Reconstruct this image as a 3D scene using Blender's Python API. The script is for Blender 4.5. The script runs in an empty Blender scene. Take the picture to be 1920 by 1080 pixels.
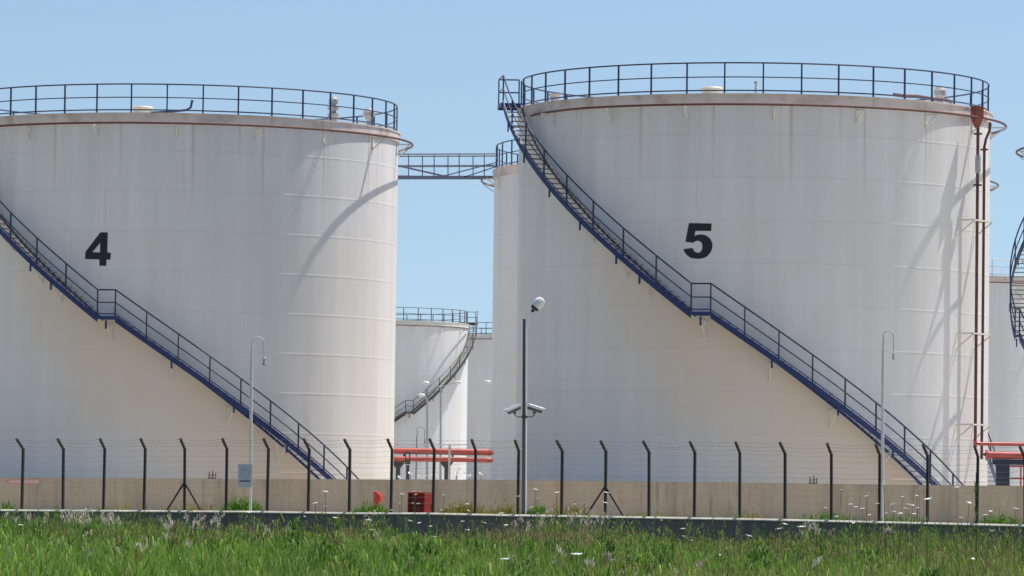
import bpy, bmesh, math, random
import numpy as np
from mathutils import Vector, Matrix
from mathutils.geometry import tessellate_polygon
random.seed(7); rng = np.random.default_rng(7)
C = bpy.context.scene.collection
R_ = math.radians
PI = math.pi

# ------------------------------------------------------------------ camera
F = 8500.0; PITCH = 0.04421; ROLL = 0.01332; CZ = 1.15
cp, sp = math.cos(PITCH), math.sin(PITCH); cr, sr = math.cos(ROLL), math.sin(ROLL)
fwd = Vector((0, cp, sp)); up0 = Vector((0, -sp, cp)); rt0 = Vector((1, 0, 0))
rt = rt0*cr + up0*sr
up = up0*cr - rt0*sr
# image right at the end points slightly down in the world -> roll
def pix(x, y, Y):
    """world point seen at photo pixel (x, y) (1920x1080) at depth Y"""
    U, V = x-960, y-540
    u = U*cr + V*sr; v = -U*sr + V*cr
    d = rt0*(u/F) + up0*(-v/F) + fwd
    t = Y/d.y
    return Vector((d.x*t, Y, CZ + d.z*t))
cam_d = bpy.data.cameras.new('camera'); cam = bpy.data.objects.new('camera', cam_d); C.objects.link(cam)
cam_d.sensor_width = 36; cam_d.lens = F*36/1920; cam_d.clip_start = 1; cam_d.clip_end = 20000
# columns: camera x (right), y (up), z (back)
ix = rt0*cr + up0*(-(-sr)) if False else (rt0*cr - up0*(-sr))
camx = (rt0*cr + up0*sr); camy = (up0*cr - rt0*sr)
M = Matrix((camx, camy, -fwd)).transposed().to_4x4(); M.translation = Vector((0, 0, CZ))
cam.matrix_world = M
bpy.context.scene.camera = cam

# ------------------------------------------------------------------ mesh builder
class MB:
    def __init__(s): s.v = []; s.f = []
    def add(s, vs, fs):
        o = len(s.v); s.v += [tuple(p) for p in vs]; s.f += [tuple(i+o for i in f) for f in fs]; return s
    def box(s, c, size, rz=0, m=None):
        c = Vector(c); hx, hy, hz = size[0]/2, size[1]/2, size[2]/2
        rot = m if m is not None else Matrix.Rotation(rz, 3, 'Z')
        vs = [c + rot @ Vector((x*hx, y*hy, z*hz)) for x in (-1, 1) for y in (-1, 1) for z in (-1, 1)]
        return s.add(vs, [(0,1,3,2),(4,6,7,5),(0,4,5,1),(2,3,7,6),(0,2,6,4),(1,5,7,3)])
    def tube(s, pts, r, n=8, caps=True, closed=False):
        pts = [Vector(p) for p in pts]; N = len(pts)
        rs = r if isinstance(r, (list, tuple)) else [r]*N
        rings = []
        prev = None
        for i, p in enumerate(pts):
            if closed: t = pts[(i+1) % N]-pts[i-1]
            else: t = pts[min(i+1, N-1)]-pts[max(i-1, 0)]
            t.normalize()
            if prev is None:
                a = Vector((0, 0, 1)) if abs(t.z) < .9 else Vector((1, 0, 0))
                prev = t.cross(a).normalized()
            n1 = (prev - t*prev.dot(t)).normalized(); prev = n1; n2 = t.cross(n1)
            rings.append([p+(n1*math.cos(2*PI*k/n)+n2*math.sin(2*PI*k/n))*rs[i] for k in range(n)])
        vs = [q for rg in rings for q in rg]; fs = []
        for i in range(N if closed else N-1):
            j = (i+1) % N
            for k in range(n):
                k2 = (k+1) % n; fs.append((i*n+k, i*n+k2, j*n+k2, j*n+k))
        if caps and not closed:
            fs.append(tuple(range(n))[::-1]); fs.append(tuple((N-1)*n+k for k in range(n)))
        return s.add(vs, fs)
    def bar(s, a, b, w, h, upv=(0, 0, 1)):
        a = Vector(a); b = Vector(b); t = (b-a); L = t.length; t.normalize(); u = Vector(upv)
        if abs(t.dot(u)) > .98: u = Vector((1, 0, 0))
        x = t.cross(u).normalized(); z = x.cross(t)
        m = Matrix((x, t, z)).transposed()
        return s.box((a+b)/2, (w, L, h), m=m)
    def lathe(s, prof, n=24, c=(0, 0, 0), axis=None, a0=0, a1=2*PI):
        """prof: (r, z) list, revolved about local z"""
        full = abs(a1-a0-2*PI) < 1e-6; m = n if full else n+1
        rot = axis if axis is not None else Matrix.Identity(3); c = Vector(c)
        vs = []
        for i in range(m):
            a = a0+(a1-a0)*i/n
            for r, z in prof: vs.append(c+rot @ Vector((r*math.sin(a), -r*math.cos(a), z)))
        k = len(prof); fs = []
        for i in range(n):
            j = (i+1) % m
            for q in range(k-1): fs.append((i*k+q, j*k+q, j*k+q+1, i*k+q+1))
        return s.add(vs, fs)
    def build(s, name, mat, parent=None, smooth=False):
        me = bpy.data.meshes.new(name); me.from_pydata(s.v, [], s.f); me.update()
        bm = bmesh.new(); bm.from_mesh(me); bmesh.ops.recalc_face_normals(bm, faces=bm.faces); bm.to_mesh(me); bm.free()
        if mat: me.materials.append(mat)
        if smooth:
            me.shade_smooth()
            me.set_sharp_from_angle(angle=R_(35))
        o = bpy.data.objects.new(name, me); C.objects.link(o)
        if parent: o.parent = parent
        return o
def tag(o, label=None, cat=None, group=None, kind=None):
    if label: o['label'] = label
    if cat: o['category'] = cat
    if group: o['group'] = group
    if kind: o['kind'] = kind
    return o
def empty(name, loc, rz=0):
    o = bpy.data.objects.new(name, None); C.objects.link(o); o.location = loc; o.rotation_euler = (0, 0, rz); o.empty_display_size = .3
    return o
KIDS = {}
def copy_tree(o, parent=None, skip=()):
    c = o.copy(); C.objects.link(c)
    if parent: c.parent = parent
    for ch in [x for x in o.children]:
        if ch.name.split('.')[0] in skip: continue
        copy_tree(ch, c, skip)
    return c
def basis(zdir, xhint=(1, 0, 0)):
    z = Vector(zdir).normalized(); x = Vector(xhint); x = (x-z*x.dot(z)).normalized(); y = z.cross(x)
    return Matrix((x, y, z)).transposed()

# ------------------------------------------------------------------ materials
def newmat(name):
    m = bpy.data.materials.new(name); m.use_nodes = True; nt = m.node_tree; b = nt.nodes['Principled BSDF']; return m, nt, b
def nd(nt, t, **kw):
    n = nt.nodes.new(t)
    for k, v in kw.items():
        if k.startswith('i_'): n.inputs[k[2:].replace('_', ' ')].default_value = v
        else: setattr(n, k, v)
    return n
def ramp(nt, stops):
    r = nt.nodes.new('ShaderNodeValToRGB'); e = r.color_ramp.elements
    while len(e) < len(stops): e.new(.5)
    for i, (p, c) in enumerate(stops): e[i].position = p; e[i].color = (*c, 1) if len(c) == 3 else c
    return r
def paint(name, col, rough=.5, var=.15, scale=3.0, metal=0, dirt=None):
    m, nt, b = newmat(name); L = nt.links
    tc = nd(nt, 'ShaderNodeTexCoord'); n = nd(nt, 'ShaderNodeTexNoise', i_Scale=scale, i_Detail=6.0, i_Roughness=.6)
    L.new(tc.outputs['Object'], n.inputs['Vector'])
    lo = tuple(c*(1-var) for c in col); hi = tuple(min(1, c*(1+var)) for c in col)
    r = ramp(nt, [(.3, dirt or lo), (.5, col), (.7, hi)]); L.new(n.outputs['Fac'], r.inputs['Fac'])
    L.new(r.outputs['Color'], b.inputs['Base Color']); b.inputs['Roughness'].default_value = rough; b.inputs['Metallic'].default_value = metal
    return m
def math_(nt, op, a, b=None, c=None, clamp=False):
    n = nt.nodes.new('ShaderNodeMath'); n.operation = op; n.use_clamp = clamp
    for i, v in enumerate((a, b, c)):
        if v is None: continue
        if isinstance(v, (int, float)): n.inputs[i].default_value = v
        else: nt.links.new(v, n.inputs[i])
    return n.outputs[0]
def mixc(nt, fac, a, b, mode='MIX'):
    n = nt.nodes.new('ShaderNodeMix'); n.data_type = 'RGBA'; n.blend_type = mode
    for sock, v in ((n.inputs[0], fac), (n.inputs[6], a), (n.inputs[7], b)):
        if isinstance(v, (int, float)): sock.default_value = v
        elif isinstance(v, tuple): sock.default_value = (*v, 1)
        else: nt.links.new(v, sock)
    return n.outputs[2]
def maprange(nt, v, a, b, c=0., d=1.):
    n = nt.nodes.new('ShaderNodeMapRange'); nt.links.new(v, n.inputs[0])
    for i, q in enumerate((a, b, c, d)): n.inputs[i+1].default_value = q
    return n.outputs[0]

H_T = 15.92      # tank height
Z1 = 13.244+CZ; KS = 1.592
PH_UP0, PH_L0, PH_L1, PH_END = -76.0, -13.0, -8.8, 56.5     # stair angles
Z_PLAT, Z_LAND = 16.07, 7.75
def tank_mat(name, streak=1.0, stair=True, flip=1, tint=(.81, .785, .775)):
    m, nt, b = newmat(name); L = nt.links
    tc = nd(nt, 'ShaderNodeTexCoord'); sx = nd(nt, 'ShaderNodeSeparateXYZ'); L.new(tc.outputs['Object'], sx.inputs[0])
    X, Y, Z = sx.outputs
    ang = math_(nt, 'ARCTAN2', math_(nt, 'MULTIPLY', X, float(flip)), math_(nt, 'MULTIPLY', Y, -1.0))   # 0 = facing -Y, + to the right
    arc = math_(nt, 'MULTIPLY', ang, 9.2)
    # vertical streak coordinates
    def comb(x, y, z):
        c = nd(nt, 'ShaderNodeCombineXYZ')
        for i, v in enumerate((x, y, z)):
            if isinstance(v, (int, float)): c.inputs[i].default_value = v
            else: L.new(v, c.inputs[i])
        return c.outputs[0]
    n1 = nd(nt, 'ShaderNodeTexNoise', i_Scale=1.0, i_Detail=8.0, i_Roughness=.65); L.new(comb(arc, math_(nt, 'MULTIPLY', Z, .045), 0.), n1.inputs['Vector'])
    n2 = nd(nt, 'ShaderNodeTexNoise', i_Scale=2.6, i_Detail=5.0, i_Roughness=.7); L.new(comb(arc, math_(nt, 'MULTIPLY', Z, .03), 7.), n2.inputs['Vector'])
    n3 = nd(nt, 'ShaderNodeTexNoise', i_Scale=.35, i_Detail=5.0, i_Roughness=.6); L.new(comb(arc, Z, 3.), n3.inputs['Vector'])
    n4 = nd(nt, 'ShaderNodeTexNoise', i_Scale=5.0, i_Detail=8.0, i_Roughness=.7); L.new(comb(arc, Z, 3.), n4.inputs['Vector'])
    base = mixc(nt, maprange(nt, n1.outputs['Fac'], .35, .65), tuple(c*.90 for c in tint), tuple(min(1, c*1.03) for c in tint))
    base = mixc(nt, math_(nt, 'MULTIPLY', maprange(nt, n3.outputs['Fac'], .42, .68), .35), base, (.76, .70, .62))
    base = mixc(nt, math_(nt, 'MULTIPLY', maprange(nt, n4.outputs['Fac'], .5, .75), .12), base, (.6, .58, .54))
    # rust runs from the rim: strongest at the top, ending at ragged heights
    run = maprange(nt, n2.outputs['Fac'], .60, .72)
    top = maprange(nt, Z, H_T-8.5, H_T-.3)
    run = math_(nt, 'MULTIPLY', run, math_(nt, 'POWER', math_(nt, 'MAXIMUM', top, 0.0), 1.6))
    base = mixc(nt, math_(nt, 'MULTIPLY', run, .55*streak, clamp=True), base, (.47, .32, .22))
    # discrete runs under fittings, every 20 degrees
    per = 9.2*R_(18.0)
    fr = math_(nt, 'ABSOLUTE', math_(nt, 'SUBTRACT', math_(nt, 'FRACT', math_(nt, 'DIVIDE', math_(nt, 'ADD', arc, math_(nt, 'MULTIPLY', n2.outputs['Fac'], .12)), per)), .5))
    line = maprange(nt, fr, .0, .035, 1., 0.)
    fall = maprange(nt, Z, H_T-5.0, H_T-.5)
    n5 = nd(nt, 'ShaderNodeTexNoise', i_Scale=.45, i_Detail=2.0); L.new(comb(arc, 0., 11.), n5.inputs['Vector'])
    fall = math_(nt, 'SUBTRACT', fall, maprange(nt, n5.outputs['Fac'], .4, .65, 0., .55), clamp=True)
    base = mixc(nt, math_(nt, 'MULTIPLY', math_(nt, 'MULTIPLY', line, fall), .6*streak, clamp=True), base, (.50, .34, .24))
    # plates: brick pattern gives faint weld lines
    br = nd(nt, 'ShaderNodeTexBrick'); br.offset = .5
    L.new(comb(arc, math_(nt, 'SUBTRACT', Z, Z1-9*KS), 0.), br.inputs['Vector'])
    br.inputs['Scale'].default_value = 1; br.inputs['Brick Width'].default_value = 7.2; br.inputs['Row Height'].default_value = KS
    br.inputs['Mortar Size'].default_value = .016; br.inputs['Mortar Smooth'].default_value = .3
    br.inputs['Color1'].default_value = (1, 1, 1, 1); br.inputs['Color2'].default_value = (.972, .972, .968, 1); br.inputs['Mortar'].default_value = (.90, .885, .86, 1)
    base = mixc(nt, 1.0, base, br.outputs['Color'], 'MULTIPLY')
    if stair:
        # beige tint below the stair line, fading out raggedly further down
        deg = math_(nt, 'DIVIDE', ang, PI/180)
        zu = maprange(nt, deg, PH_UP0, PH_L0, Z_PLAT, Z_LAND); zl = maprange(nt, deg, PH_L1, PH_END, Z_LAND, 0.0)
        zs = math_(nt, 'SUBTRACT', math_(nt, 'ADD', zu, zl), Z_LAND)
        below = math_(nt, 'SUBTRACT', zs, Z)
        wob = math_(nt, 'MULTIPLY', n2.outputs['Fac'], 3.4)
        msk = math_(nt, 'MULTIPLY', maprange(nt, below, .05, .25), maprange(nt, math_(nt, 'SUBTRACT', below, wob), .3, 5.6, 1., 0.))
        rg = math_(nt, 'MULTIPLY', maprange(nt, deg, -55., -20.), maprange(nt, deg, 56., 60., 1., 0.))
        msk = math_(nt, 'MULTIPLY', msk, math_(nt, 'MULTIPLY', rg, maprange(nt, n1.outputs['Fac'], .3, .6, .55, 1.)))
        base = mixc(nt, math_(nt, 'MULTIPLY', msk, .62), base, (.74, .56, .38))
    L.new(base, b.inputs['Base Color']); b.inputs['Roughness'].default_value = .55
    b.inputs['Specular IOR Level'].default_value = .3
    bump = nd(nt, 'ShaderNodeBump', i_Strength=.25, i_Distance=.02); L.new(n4.outputs['Fac'], bump.inputs['Height']); L.new(bump.outputs[0], b.inputs['Normal'])
    return m
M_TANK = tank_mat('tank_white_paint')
M_TANKB = tank_mat('tank_white_paint_plain', streak=.4, stair=False, tint=(.80, .79, .80))
M_BAND = paint('rim_band_paint', (.72, .61, .55), .6, .10, 1.2, dirt=(.50, .38, .31))
M_BANDP = paint('rim_band_pale', (.74, .72, .66), .6, .08, 1.2)
M_PALE = paint('pale_rail_paint', (.62, .64, .66), .5, .08, 3)
M_NAVY = paint('navy_rail_paint', (.017, .032, .085), .35, .25)
M_BLUE = paint('blue_stair_paint', (.012, .028, .13), .4, .2, 2)
M_TREAD = paint('galvanised_tread', (.22, .21, .20), .6, .3, 6)
M_RUST = paint('oxide_red_pipe', (.13, .05, .038), .5, .3, 4)
M_FBOX = paint('faded_red_box', (.27, .06, .045), .5, .25, 4)
M_PIPE = paint('red_pipe_paint', (.46, .10, .085), .4, .2, 2)
M_BRK = paint('cream_bracket_paint', (.74, .71, .65), .6, .12, 5)
M_BLACK = paint('black_number_paint', (.012, .012, .014), .5, .2, 3)
M_POST = paint('dark_fence_steel', (.028, .022, .02), .6, .5, 8, dirt=(.05, .025, .015))
M_WIRE = paint('wire_steel', (.22, .21, .20), .5, .2)
M_GALV = paint('galvanised_steel', (.42, .43, .44), .45, .15, 5, metal=.3)
M_WHITE = paint('white_lamp_paint', (.78, .78, .76), .45, .06, 4)
M_LAMPW = paint('weathered_lamp_white', (.56, .56, .55), .5, .12, 4)
M_DKGREY = paint('dark_grey_metal', (.05, .05, .052), .5, .2, 4)
M_LAMPP = paint('blue_grey_lamp_pole', (.07, .072, .09), .5, .2, 4)
M_GREY = paint('grey_walkway_paint', (.19, .20, .25), .5, .2, 3)
M_CAMW = paint('camera_housing_white', (.8, .8, .8), .3, .03)
M_CAMB = paint('camera_housing_grey', (.11, .11, .11), .4, .1)
M_GLASS = paint('lens_dark_glass', (.01, .01, .012), .08, .1)
M_RED = paint('red_cabinet_paint', (.60, .06, .035), .4, .15, 3)
M_REDD = paint('red_cabinet_inside', (.18, .015, .012), .6, .15, 3)
M_SIGN = paint('grey_blue_sign', (.30, .37, .42), .5, .06, 4)
M_INK = paint('sign_ink', (.03, .05, .08), .5, .1)
M_TEAL = paint('sign_emblem', (.20, .34, .38), .5, .1)
M_PINK = paint('red_white_tape', (.62, .30, .28), .5, .12, 9)
M_DKBLUE = paint('dark_blue_steel', (.03, .035, .07), .5, .2, 3)

def concrete(name, c0, c1, c2, wet=.0):
    m, nt, b = newmat(name); L = nt.links
    tc = nd(nt, 'ShaderNodeTexCoord'); mp = nd(nt, 'ShaderNodeMapping'); mp.inputs['Scale'].default_value = (1, 1, .16)
    L.new(tc.outputs['Object'], mp.inputs[0])
    a = nd(nt, 'ShaderNodeTexNoise', i_Scale=1.1, i_Detail=8.0, i_Roughness=.7); L.new(mp.outputs[0], a.inputs['Vector'])
    d = nd(nt, 'ShaderNodeTexNoise', i_Scale=.4, i_Detail=4.0); L.new(tc.outputs['Object'], d.inputs['Vector'])
    e = nd(nt, 'ShaderNodeTexNoise', i_Scale=9.0, i_Detail=8.0, i_Roughness=.75); L.new(tc.outputs['Object'], e.inputs['Vector'])
    r = ramp(nt, [(.3, c0), (.52, c1), (.72, c2)]); L.new(a.outputs['Fac'], r.inputs['Fac'])
    col = mixc(nt, math_(nt, 'MULTIPLY', maprange(nt, d.outputs['Fac'], .4, .65), .5), r.outputs['Color'], tuple(x*1.15 for x in c1))
    col = mixc(nt, math_(nt, 'MULTIPLY', maprange(nt, e.outputs['Fac'], .52, .7), .35), col, tuple(x*.6 for x in c0))
    mp2 = nd(nt, 'ShaderNodeMapping'); mp2.inputs['Scale'].default_value = (1, 1, .07); L.new(tc.outputs['Object'], mp2.inputs[0])
    st = nd(nt, 'ShaderNodeTexNoise', i_Scale=4.5, i_Detail=6.0, i_Roughness=.75); L.new(mp2.outputs[0], st.inputs['Vector'])
    pt = nd(nt, 'ShaderNodeTexNoise', i_Scale=.22, i_Detail=3.0); L.new(tc.outputs['Object'], pt.inputs['Vector'])
    col = mixc(nt, math_(nt, 'MULTIPLY', maprange(nt, st.outputs['Fac'], .55, .72), math_(nt, 'MULTIPLY', maprange(nt, pt.outputs['Fac'], .4, .62), .7)), col, tuple(x*.42 for x in c0))
    ru = nd(nt, 'ShaderNodeTexNoise', i_Scale=.9, i_Detail=5.0); L.new(mp.outputs[0], ru.inputs['Vector'])
    col = mixc(nt, math_(nt, 'MULTIPLY', maprange(nt, ru.outputs['Fac'], .58, .72), .35), col, (c1[0]*1.15, c1[1]*.85, c1[2]*.62))
    # cast panel joints every 3 m
    sx = nd(nt, 'ShaderNodeSeparateXYZ'); L.new(tc.outputs['Object'], sx.inputs[0])
    fr = math_(nt, 'ABSOLUTE', math_(nt, 'SUBTRACT', math_(nt, 'FRACT', math_(nt, 'DIVIDE', sx.outputs[0], 3.1)), .5))
    col = mixc(nt, math_(nt, 'MULTIPLY', maprange(nt, fr, 0., .006, 1., 0.), .5), col, tuple(x*.5 for x in c0))
    L.new(col, b.inputs['Base Color']); b.inputs['Roughness'].default_value = .85
    bp = nd(nt, 'ShaderNodeBump', i_Strength=.4, i_Distance=.02); L.new(e.outputs['Fac'], bp.inputs['Height']); L.new(bp.outputs[0], b.inputs['Normal'])
    return m
M_WALL = concrete('bund_concrete', (.34, .27, .19), (.50, .40, .295), (.57, .465, .35))
M_CURB = concrete('kerb_concrete_dark', (.09, .085, .08), (.15, .145, .14), (.21, .20, .185))
M_COPE = concrete('kerb_coping_pale', (.28, .26, .22), (.46, .43, .37), (.60, .57, .50))

def ground_mat(name):
    m, nt, b = newmat(name); L = nt.links
    tc = nd(nt, 'ShaderNodeTexCoord')
    a = nd(nt, 'ShaderNodeTexNoise', i_Scale=.12, i_Detail=10.0, i_Roughness=.65); L.new(tc.outputs['Object'], a.inputs['Vector'])
    r = ramp(nt, [(.3, (.26, .22, .16)), (.5, (.40, .35, .27)), (.7, (.48, .44, .36))]); L.new(a.outputs['Fac'], r.inputs['Fac'])
    at = nd(nt, 'ShaderNodeSeparateXYZ'); L.new(tc.outputs['Object'], at.inputs[0])
    g = nd(nt, 'ShaderNodeTexNoise', i_Scale=.9, i_Detail=8.0); L.new(tc.outputs['Object'], g.inputs['Vector'])
    rg = ramp(nt, [(.3, (.035, .05, .015)), (.6, (.09, .085, .04))]); L.new(g.outputs['Fac'], rg.inputs['Fac'])
    # earth and turf before the kerb line, gravel behind it: x*sin+y*cos
    t = math_(nt, 'ADD', at.outputs[1], math_(nt, 'MULTIPLY', at.outputs[0], .42))
    col = mixc(nt, maprange(nt, t, 140.9, 141.2), rg.outputs['Color'], r.outputs['Color'])
    L.new(col, b.inputs['Base Color']); b.inputs['Roughness'].default_value = .95
    return m
M_GROUND = ground_mat('yard_gravel_and_verge')

def leaf_mat(name, stops, patch=None, trans=.35, pscale=.15):
    m, nt, b = newmat(name); L = nt.links
    g = nd(nt, 'ShaderNodeNewGeometry'); r = ramp(nt, stops); L.new(g.outputs['Random Per Island'], r.inputs['Fac'])
    col = r.outputs['Color']
    if patch:
        tc = nd(nt, 'ShaderNodeTexCoord'); mp = nd(nt, 'ShaderNodeMapping'); mp.inputs['Scale'].default_value = (1, .35, 1); L.new(tc.outputs['Object'], mp.inputs[0])
        n2 = nd(nt, 'ShaderNodeTexNoise', i_Scale=pscale*4, i_Detail=5.0, i_Roughness=.6); L.new(mp.outputs[0], n2.inputs['Vector'])
        col = mixc(nt, maprange(nt, n2.outputs['Fac'], .42, .60, 0., .85), col, (.06, .14, .02))
        n3 = nd(nt, 'ShaderNodeTexNoise', i_Scale=pscale*2.4, i_Detail=4.0); n3.noise_dimensions = '4D'; n3.inputs['W'].default_value = 4.2; L.new(mp.outputs[0], n3.inputs['Vector'])
        col = mixc(nt, maprange(nt, n3.outputs['Fac'], .50, .66, 0., .7), col, (.29, .41, .075))
        n = nd(nt, 'ShaderNodeTexNoise', i_Scale=pscale, i_Detail=5.0, i_Roughness=.65); n.noise_dimensions = '4D'; n.inputs['W'].default_value = 1.7; L.new(tc.outputs['Object'], n.inputs['Vector'])
        col = mixc(nt, maprange(nt, n.outputs['Fac'], .50, .62, 0., .8), col, patch)
    L.new(col, b.inputs['Base Color']); b.inputs['Roughness'].default_value = .6; b.inputs['Specular IOR Level'].default_value = .2
    tr = nd(nt, 'ShaderNodeBsdfTranslucent'); L.new(col, tr.inputs['Color'])
    mx = nd(nt, 'ShaderNodeMixShader'); mx.inputs[0].default_value = trans
    L.new(b.outputs[0], mx.inputs[1]); L.new(tr.outputs[0], mx.inputs[2]); L.new(mx.outputs[0], nt.nodes['Material Output'].inputs['Surface'])
    return m
M_GRASS = leaf_mat('meadow_grass', [(0, (.08, .18, .014)), (.3, (.14, .30, .028)), (.7, (.23, .41, .05)), (.88, (.30, .42, .09)), (.96, (.36, .30, .14)), (1, (.42, .36, .2))], patch=(.26, .18, .095))
M_DRY = leaf_mat('dry_seed_grass', [(0, (.42, .34, .22)), (.5, (.60, .52, .40)), (1, (.78, .74, .66))], trans=.3)
M_BROAD = leaf_mat('broad_leaf_weed', [(0, (.04, .10, .02)), (.5, (.09, .20, .03)), (.9, (.18, .32, .05)), (1, (.28, .26, .10))], patch=(.22, .15, .08), pscale=.3)
M_BROWN = leaf_mat('dry_brown_weed', [(0, (.12, .08, .04)), (.5, (.24, .15, .085)), (.85, (.34, .24, .14)), (1, (.22, .26, .08))], trans=.3)
M_WEED = leaf_mat('weed_leaf', [(0, (.05, .13, .015)), (.5, (.10, .22, .02)), (1, (.18, .30, .04))])
M_WEEDY = leaf_mat('yellow_weed_leaf', [(0, (.10, .14, .02)), (.5, (.22, .22, .03)), (1, (.34, .24, .06))])
M_PETAL = paint('white_petals', (.85, .85, .80), .7, .05)
M_STEM = paint('green_stem', (.08, .13, .03), .7, .2)
M_ORANGE = paint('ochre_dry_stem', (.42, .25, .05), .7, .2)

# ------------------------------------------------------------------ world, sun
SUN_EL, SUN_AZ = R_(66), math.atan2(.848, .530)
w = bpy.data.worlds.new('World'); bpy.context.scene.world = w; w.use_nodes = True
nt = w.node_tree; bg = nt.nodes['Background']
sky = nt.nodes.new('ShaderNodeTexSky'); sky.sky_type = 'NISHITA'; sky.sun_disc = False; sky.sun_elevation = SUN_EL; sky.sun_rotation = SUN_AZ
sky.air_density = 1.0; sky.dust_density = .8; sky.ozone_density = 1.0
tcw = nt.nodes.new('ShaderNodeTexCoord'); lift = nt.nodes.new('ShaderNodeVectorMath'); lift.operation = 'ADD'; lift.inputs[1].default_value = (0, 0, .115)
nrm = nt.nodes.new('ShaderNodeVectorMath'); nrm.operation = 'NORMALIZE'
nt.links.new(tcw.outputs['Generated'], lift.inputs[0]); nt.links.new(lift.outputs[0], nrm.inputs[0]); nt.links.new(nrm.outputs[0], sky.inputs[0])
tn = nt.nodes.new('ShaderNodeMix'); tn.data_type = 'RGBA'; tn.blend_type = 'MULTIPLY'; tn.inputs[0].default_value = 1; tn.inputs[7].default_value = (1.0, 1.035, 1.0, 1)
nt.links.new(sky.outputs[0], tn.inputs[6]); nt.links.new(tn.outputs[2], bg.inputs[0]); bg.inputs[1].default_value = .114
sl = bpy.data.lights.new('sun', 'SUN'); sl.energy = 5.0; sl.angle = R_(.5); sl.color = (1, .96, .89)
so = bpy.data.objects.new('sun', sl); C.objects.link(so)
sd = Vector((math.sin(SUN_AZ)*math.cos(SUN_EL), math.cos(SUN_AZ)*math.cos(SUN_EL), math.sin(SUN_EL)))
so.rotation_euler = sd.to_track_quat('Z', 'Y').to_euler(); so.location = (60, 100, 90)
sc = bpy.context.scene
sc.view_settings.view_transform = 'Standard'; sc.view_settings.look = 'None'; sc.view_settings.exposure = 0.28; sc.view_settings.gamma = 1
sc.cycles.max_bounces = 8; sc.cycles.diffuse_bounces = 5; sc.cycles.transparent_max_bounces = 8

# ------------------------------------------------------------------ tanks
def pol(a, r, z):            # a in degrees, 0 = towards the road, + = right
    a = R_(a); return Vector((r*math.sin(a), -r*math.cos(a), z))
def arc(a0, a1, r, z0, z1=None, step=3.0):
    n = max(2, int(abs(a1-a0)/step)+1); z1 = z0 if z1 is None else z1
    return [pol(a0+(a1-a0)*i/n, r, z0+(z1-z0)*i/n) for i in range(n+1)]

def number(parent, which, R, adeg, zc, h=1.33):
    if which == '4':
        outer = [(470,195),(645,195),(640,645),(725,650),(718,805),(628,805),(622,945),(460,940),(458,800),(112,790),(120,630)]
        hole = [(470,430),(470,645),(285,640)]; cx, cy, s = 418, 570, h/745
    else:
        outer = [(368,185),(838,195),(833,345),(508,343),(487,445),(540,425),(620,415),(700,425),(770,460),(825,520),(855,590),(862,650),(850,720),(815,790),(760,850),(690,890),(620,905),(550,907),(470,900),(400,880),(330,830),(285,770),(260,710),(452,688),(470,730),(500,765),(545,785),(590,785),(630,755),(652,700),(655,640),(645,600),(615,560),(575,543),(535,543),(495,560),(462,585),(300,560)]
        hole = None; cx, cy, s = 561, 545, h/722
    loops = [outer]+([hole] if hole else [])
    L3 = [[Vector(((x-cx)*s, (cy-y)*s, 0)) for x, y in l] for l in loops]
    tris = tessellate_polygon(L3); vs = [p for l in L3 for p in l]
    bm = bmesh.new(); bv = [bm.verts.new(p) for p in vs]
    for t in tris:
        try: bm.faces.new([bv[i] for i in t])
        except ValueError: pass
    k = -.8
    while k < .8:
        bmesh.ops.bisect_plane(bm, geom=bm.verts[:]+bm.edges[:]+bm.faces[:], plane_co=(k, 0, 0), plane_no=(1, 0, 0)); k += .07
    for v in bm.verts:
        p = pol(adeg+math.degrees(v.co.x/R), R+.008, zc+v.co.y); v.co = p
    bmesh.ops.recalc_face_normals(bm, faces=bm.faces)
    # normals must look outwards
    f0 = bm.faces[:][0]
    if f0.normal.dot(Vector((f0.calc_center_median().x, f0.calc_center_median().y, 0))) < 0: bmesh.ops.reverse_faces(bm, faces=bm.faces)
    me = bpy.data.meshes.new('number'); bm.to_mesh(me); bm.free(); me.materials.append(M_BLACK)
    o = bpy.data.objects.new('number', me); C.objects.link(o); o.parent = parent
    return o

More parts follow.
